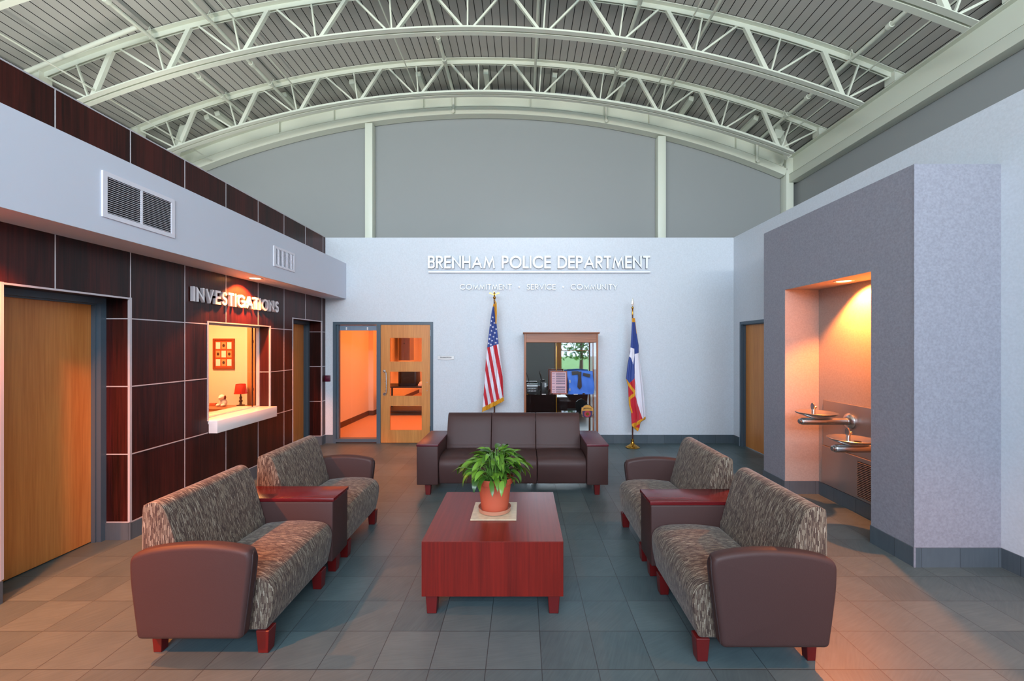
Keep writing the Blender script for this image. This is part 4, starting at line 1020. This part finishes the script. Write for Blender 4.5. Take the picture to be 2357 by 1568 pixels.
# Texas flag
TXx = lambda x: (1410+x/4.355-1203)*YP/965; TZz = lambda y: H+(796-(690+y/4.355))*YP/965
fx = 1.885
t = thing('flag', 'lone-star flag in blue, white and red with gold fringe, nearest the right wall', 'flag', (fx, 7.19, 0))
pole(t, fx, 2.345)
LE = [(185, 195), (300, 190), (470, 180), (560, 166), (650, 150), (790, 134), (870, 156), (1000, 160), (1060, 164), (1130, 184), (1270, 192), (1325, 205)]
RE = [(185, 224), (330, 241), (460, 262), (540, 262), (680, 280), (830, 300), (1000, 318), (1170, 331), (1200, 331), (1225, 290), (1325, 278)]
tstar = [(172, 476), (212, 490), (216, 560), (201, 650), (184, 582), (164, 570), (176, 520)]
def txcol(x, y, s):
    if y < 225: return 3
    if y < 340 and x > 222+(y-225)*.12: return 3
    line = interp([(185, 218), (790, 218), (960, 222), (1180, 290), (1330, 340)], y)
    bot = interp([(192, 1245), (331, 1170)], x)
    if bot < y < bot+38: return 3
    if y >= bot+38: return 3 if y > interp([(192, 1262), (280, 1290)], x) else 1
    if inside((x, y), tstar): return 2
    if x >= line: return 0 if y < 545-(x-218)*.25 else 2
    g1 = interp([(134, 790), (216, 905)], x)
    if g1 < y < g1+42: return 3
    g2 = interp([(158, 985), (216, 930)], x)
    if y > g1+42 and g2-4 < y < g2+34 and x < 216: return 3
    if y > 1000 and x < interp(LE, y)+16 and y < 1135: return 3
    if y <= g1: return 0 if y < 835-(x-170)*1.1 else 1
    return 1
flag_cloth('flag_cloth', TXx, TZz, LE, RE, lambda s: 1262+60*math.sin(PI*min(1, s*1.25)*.5) if s < .62 else 1322-(s-.62)/.38*125, txcol, t, thick=.07, folds=2.4)
b = MB(); b.lathe([(.013, 0), (.016, .01), (.013, .02), (.013, .10), (.019, .11), (.020, .125), (.012, .14), (.006, .145)], (fx, 7.19, 2.335-.06), 20); b.build('pole_ferrule', M['brass'], t)
b = MB(); b.lathe([(.005, 0), (.012, .012), (.022, .04), (.024, .055), (.016, .095), (.006, .135), (0, .15)], (fx, 7.19, 2.42), 20, sy=.5); b.build('spear_finial', mat('bright silver', (250, 246, 235), .15, .6), t)

# ------------------------------------------------------------------ display cabinet
cx0, cx1, cy0, cy1, cz = .027, 1.272, 7.05, 7.487, 1.945
t = thing('display_cabinet', 'tall oak display cabinet with glass front against the back wall', 'cabinet', ((cx0+cx1)/2, (cy0+cy1)/2, 0))
sw = .032
for a, c in ((cx0, cx0+sw), (cx1-sw, cx1)):
    b = MB(); b.box(a, c, cy0, cy0+.03, .001, cz-.0); b.build('front_post', M['oak_cab'], t, bevel=.003, seg=1)
for a, c in ((cx0+.006, cx0+.02), (cx1-.02, cx1-.006)):
    b = MB(); b.box(a, c, cy0+.03, cy1-.02, .101, cz-.15); b.build('side_glass', M['cab_glass'], t, smooth=0)
    b = MB(); b.box(a-.006, c+.006, cy1-.03, cy1-.0, .001, cz); b.build('rear_post', M['oak_cab'], t, smooth=0)
b = MB(); b.box(cx0+sw, cx1-sw, cy0, cy0+.03, cz-.145, cz); b.box(cx0+.006, cx0+.02, cy0+.03, cy1-.03, cz-.145, cz); b.box(cx1-.02, cx1-.006, cy0+.03, cy1-.03, cz-.145, cz); b.build('header', M['oak_cab_h'], t, bevel=.002, seg=1)
b = MB(); b.ext([(cx0-.022, cz+.012), (cx0-.014, cz), (cx1+.014, cz), (cx1+.022, cz+.012), (cx1+.022, cz+.026), (cx0-.022, cz+.026)], cy0-.022, cy1, XZ); b.build('cornice', M['oak_cab_h'], t, bevel=.003, seg=2)
b = MB(); b.box(cx0+sw, cx1-sw, cy0, cy1-.03, .001, .10); b.build('base', M['oak_cab_h'], t, smooth=0)
b = MB(); b.box(cx0+.026, cx1-.026, cy1-.022, cy1-.014, .101, cz-.002); b.build('mirror_back', M['mirror'], t, smooth=0)
xm = .60
for a, c, yy in ((cx0+sw, xm+.01, cy0+.006), (xm-.01, cx1-sw, cy0+.016)):
    b = MB(); b.box(a, c, yy, yy+.005, .101, cz-.147); b.build('sliding_glass', M['cab_glass'], t, smooth=0)
b = MB(); b.box(xm-.008, xm+.008, cy1-.045, cy1-.023, .101, cz-.146); b.build('shelf_standard', M['brass'], t, smooth=0)
SZ = .915
b = MB(); b.box(cx0+.028, cx1-.028, cy0+.035, cy1-.048, SZ-.008, SZ); b.build('glass_shelf', M['cab_glass'], t, smooth=0)
b = MB(); b.box(cx0+.028, cx1-.028, cy0+.035, cy1-.048, .53-.008, .53); b.build('glass_shelf', M['cab_glass'], t, smooth=0)
# things in the cabinet
def cz_(py, d=7.2): return H+(796-py)*d/965
t = thing('scanner_radio', 'boxy old two-way radio with slanted antenna at the left of the cabinet shelf', 'radio', (.16, 7.2, SZ))
b = MB(); b.box(.065, .262, 7.15, 7.27, SZ+.001, SZ+.175); b.build('case', M['black'], t, bevel=.008)
b = MB(); b.box(.07, .257, 7.147, 7.15, SZ+.135, SZ+.16, 0)
for r_ in range(2):
    for k in range(6): b.box(.085+k*.026, .10+k*.026, 7.146, 7.15, SZ+.05+r_*.04, SZ+.065+r_*.04, 0)
b.build('front_panel', M['chrome'], t, smooth=0)
b = MB(); b.tube([(.12, 7.2, SZ+.17), (.07, 7.2, SZ+.33)], .004, 8); b.build('antenna', M['black'], t)
t = thing('handheld_radio', 'upright black handheld radio with antenna on the cabinet shelf', 'radio', (.37, 7.2, SZ))
b = MB(); b.box(.325, .41, 7.17, 7.225, SZ+.001, SZ+.205); b.build('case', M['black'], t, bevel=.008)
b = MB(); b.box(.375, .405, 7.166, 7.17, SZ+.12, SZ+.19); b.build('speaker_panel', M['chrome'], t, smooth=0)
b = MB(); b.tube([(.345, 7.2, SZ+.20), (.305, 7.2, SZ+.36)], [.006, .005], 8); b.build('antenna', M['black'], t)
t = thing('photo_roster', 'pink-toned framed roster of small portraits standing on the cabinet shelf', 'picture', (.63, 7.14, SZ))
x0_, x1_, z0_, z1_ = .475, .757, SZ+.002, SZ+.40; yy = 7.13
b = MB(); b.box(x0_, x1_, yy, yy+.018, z0_, z0_+.02); b.box(x0_, x1_, yy, yy+.018, z1_-.02, z1_); b.box(x0_, x0_+.02, yy, yy+.018, z0_, z1_); b.box(x1_-.015, x1_, yy, yy+.018, z0_, z1_); b.build('frame', mat('red brown frame', (150, 74, 58), .4), t)
b = MB(); b.box(x0_+.02, x1_-.015, yy+.008, yy+.016, z0_+.02, z1_-.02, 0)
for r_ in range(8):
    zc = z1_-.048-r_*.041-(.02 if r_ > 4 else 0)
    b.box(x0_+.028, x0_+.075, yy+.006, yy+.008, zc-.006, zc+.004, 2)
    for k in range(7):
        xc = x0_+.105+k*.022; b.box(xc-.008, xc+.008, yy+.005, yy+.008, zc-.013, zc+.013, 1); b.lathe([(0, -.001), (.005, -.001), (.005, 0)], (xc, yy+.005, zc+.004), 8, 3, axis='Y')
b.build('portrait_sheet', [mat('pink mat board', (214, 176, 186), .7), mat('uniform print', (72, 70, 108), .6), mat('caption print', (150, 120, 140), .6), mat('face print', (214, 176, 160), .6)], t, smooth=0)
t = thing('uniform_shirt', 'folded light blue uniform shirt with dark tie on the cabinet shelf', 'shirt', (.99, 7.2, SZ))
b = MB(); nx, nz = 24, 20; x0_, x1_ = .775, 1.215; vs = []
for j in range(nz+1):
    for i in range(nx+1):
        u, v = i/nx, j/nz; x = x0_+(x1_-x0_)*u; z = SZ+.002+.405*v
        wv = .012*math.sin(u*19+v*3)+.010*math.sin(v*11+u*5)
        x += (.015*math.sin(v*5) if u in (0, 1) else 0); vs.append((x, 7.19-.035*math.sin(PI*u)**.4*math.sin(PI*max(.06, v))**.3-wv*.7, z-(.03*abs(u-.5) if j == nz else 0)))
o_ = len(vs); vs += [(v[0], 7.225, v[2]) for v in vs]
fs = [(j*(nx+1)+i, j*(nx+1)+i+1, (j+1)*(nx+1)+i+1, (j+1)*(nx+1)+i) for j in range(nz) for i in range(nx)]
fs += [tuple(k+o_ for k in f[::-1]) for f in fs]
ring_ = [i for i in range(nx+1)]+[j*(nx+1)+nx for j in range(1, nz+1)]+[nz*(nx+1)+i for i in range(nx-1, -1, -1)]+[j*(nx+1) for j in range(nz-1, 0, -1)]
for a, c in zip(ring_, ring_[1:]+ring_[:1]): fs.append((a, c, c+o_, a+o_))
b.add(vs, fs); b.build('shirt_body', mat('light blue shirt', (70, 120, 214), .8), t, smooth=60)
b = MB(); b.ext([(.935, SZ+.39), (1.0, SZ+.39), (.995, SZ+.30), (1.005, SZ+.13), (.97, SZ+.085), (.93, SZ+.13), (.945, SZ+.30)], 7.118, 7.128, XZ); b.build('tie', mat('dark brown tie', (50, 38, 40), .7), t)
for pts in ([(.83, SZ+.395), (.95, SZ+.40), (.945, SZ+.345), (.84, SZ+.33)], [(1.03, SZ+.37), (1.15, SZ+.345), (1.14, SZ+.29), (1.025, SZ+.32)]):
    b = MB(); b.ext(pts, 7.120, 7.128, XZ); b.build('pocket_flap', mat('dark pocket flap', (58, 48, 54), .7) if len(bpy.data.materials) and 'dark pocket flap' not in bpy.data.materials else bpy.data.materials['dark pocket flap'], t)
b = MB()
for x, z in ((.80, .20), (.80, .06)): b.box(x-.008, x+.012, 7.118, 7.128, SZ+z, SZ+z+.05)
b.build('badge', M['chrome'], t)
rn = random.Random(3)
labs = ['gold pin', 'silver pin']
kinds = [('brass', 'small brass badge'), ('chrome', 'small silver badge'), ('paper', 'small white card'), ('bronze', 'small dark medal')]
places = ['left front of the shelf', 'left of the centre of the shelf', 'in front of the handheld radio', 'under the pink roster', 'at the centre of the shelf', 'in front of the shirt', 'below the tie', 'at the right front of the shelf']
for i in range(8):
    x = .09+i*.135; k, nm = kinds[i % 4]; b = MB()
    if k in ('brass', 'chrome'): b.lathe([(0, 0), (.02, 0), (.022, .006), (.012, .014), (0, .018)], (x, 7.105, SZ+.001), 14)
    elif k == 'paper': b.box(x-.035, x+.035, 7.095, 7.112, SZ+.001, SZ+.012)
    else: b.lathe([(0, 0), (.018, 0), (.026, .01), (.02, .022), (0, .028)], (x, 7.105, SZ+.001), 10)
    tag(b.build('badge' if k != 'paper' else 'card', M[k]), '%s on the cabinet shelf, %s' % (nm, places[i]), 'badge' if k != 'paper' else 'card', 'small keepsakes on the cabinet shelf')
# shield shaped plaque on the lower shelf
sx_, sz0 = 1.095, .5305
sh = lambda k: [(sx_+p*k, sz0+.12+(q-.12)*k) for p, q in ((-.085, 0), (.085, 0), (.105, .06), (.108, .14), (.10, .175), (.082, .172), (.06, .20), (.03, .215), (0, .222), (-.03, .215), (-.06, .20), (-.082, .172), (-.10, .175), (-.108, .14), (-.105, .06))]
t = thing('shield_plaque', 'black and gold shield-shaped patch plaque low in the cabinet', 'plaque', (sx_, 7.1, sz0))
b = MB(); b.ext(sh(1.0), 7.09, 7.105, XZ); b.build('shield', M['black'], t)
b = MB(); b.ext([(p, max(sz0+.006, q)) for p, q in sh(.93)], 7.086, 7.09, XZ); b.build('field', mat('plaque gold', (206, 150, 60), .4), t)
b = MB(); b.ext([(sx_+p, sz0+q) for p, q in ((-.09, .115), (.09, .115), (.085, .03), (.06, .008), (-.06, .008), (-.085, .03))], 7.083, 7.086, XZ); b.build('lower_field', mat('plaque navy', (50, 34, 84), .5), t)
b = MB(); b.lathe([(0, -.003), (.055, -.003), (.055, 0)], (sx_, 7.083, sz0+.062), 28, axis='Y'); b.build('seal_ring', mat('plaque crimson', (170, 40, 60), .5), t)
b = MB(); b.lathe([(0, -.003), (.026, -.003), (.026, 0)], (sx_, 7.080, sz0+.062), 20, axis='Y'); b.build('seal_centre', M['brass'], t)
lettering('BRENHAM', sx_-.068, sx_+.068, sz0+.143, .026, .005, lambda u, v, d: (u, 7.0860-d, v-.0-((u-sx_)**2)*2.2), .0002, .0018, t, M['black'], gap=.2)

# ------------------------------------------------------------------ drinking fountain
t = thing('drinking_fountain', 'two-level stainless drinking fountain in the lit niche', 'drinking fountain', (3.40, 4.25, .1))
y0, y1 = 3.86, 4.846; bx = NX-.004
b = MB(); b.box(bx-.012, bx, y0, y1, .60, 1.12); b.build('back_panel', M['stainless'], t, bevel=.003, seg=1)
b = MB(); b.box(bx-.028, bx, y0, y1, .165, .598); b.build('chiller_panel', M['stainless'], t, bevel=.003, seg=1)
lz = bx-.029
b = MB(); b.box(lz-.0, lz+.001, 4.02, 4.33, .19, .555); b.build('louvre_recess', M['vent_dark'], t, smooth=0)
for k in range(20):
    z = .20+k*.018; b = MB(); b.bar((lz-.003, 4.02, z), (lz-.003, 4.33, z), .010, .004, side=(1, 0, .6)); b.build('louvre', M['stainless'], t, smooth=0)
for yc, za in ((4.45, .943), (3.975, .77)):
    b = MB(); b.lathe([(.085, 0), (.085, -.012), (.07, -.03), (.045, -.04), (.042, -.04)], (bx-.012, yc, za), 32, axis='X'); b.build('mounting_flange', M['chrome'], t)
    b = MB(); b.lathe([(.038, 0), (.038, -.50), (.034, -.51), (.026, -.512), (.026, -.53), (.020, -.535), (0, -.535)], (bx-.02, yc, za), 28, axis='X'); b.build('support_arm', M['chrome'], t)
    zb = za+.082; xc = bx-.37
    b = MB(); b.lathe([(0, -.052), (.05, -.048), (.12, -.028), (.175, -.006), (.192, .006), (.195, .013), (.190, .016), (.165, .008), (.10, -.012), (.04, -.022), (0, -.024)], (xc, yc, zb), 48); b.build('bowl', M['chrome'], t)
    b = MB(); b.tube([(xc-.03, yc, zb-.015), (xc-.03, yc, zb+.035), (xc-.022, yc, zb+.062), (xc+.0, yc, zb+.070)], [.018, .018, .016, .012], 14)
    b.lathe([(.0, -.006), (.026, -.006), (.026, .004), (0, .006)], (xc-.036, yc, zb+.075), 16, axis='X', sy=1.5); b.build('bubbler', M['chrome'], t)
    b = MB(); b.lathe([(0, 0), (.03, 0), (.03, .004), (0, .005)], (xc+.06, yc, zb-.017), 20); b.build('drain', M['vent_dark'], t)

# ------------------------------------------------------------------ outside the entrance (seen in the cabinet mirror)
t = thing('garden_tree', 'green tree outside the entrance window', 'tree', (3.6, -11, -.15))
b = MB(); b.tube([(3.6, -11, -.15), (3.65, -11, 1.2), (3.6, -11, 2.4)], [.14, .10, .07], 8); b.build('trunk', M['bronze'], t)
b = MB(); rr = random.Random(5)
for k in range(700):
    a, z_, r_ = rr.uniform(0, 2*PI), rr.uniform(0, 3.0), rr.uniform(.2, 1.3); c = Vector((3.6+r_*math.cos(a), -11+r_*math.sin(a), .9+z_)); u = Vector((rr.uniform(-1, 1), rr.uniform(-1, 1), rr.uniform(-1, 1))).normalized()*.14; v = u.orthogonal().normalized()*.07
    b.add([c-u, c+v, c+u, c-v], [(0, 1, 2, 3)])
b.build('foliage', M['leaf'], t, smooth=0, recalc=False)
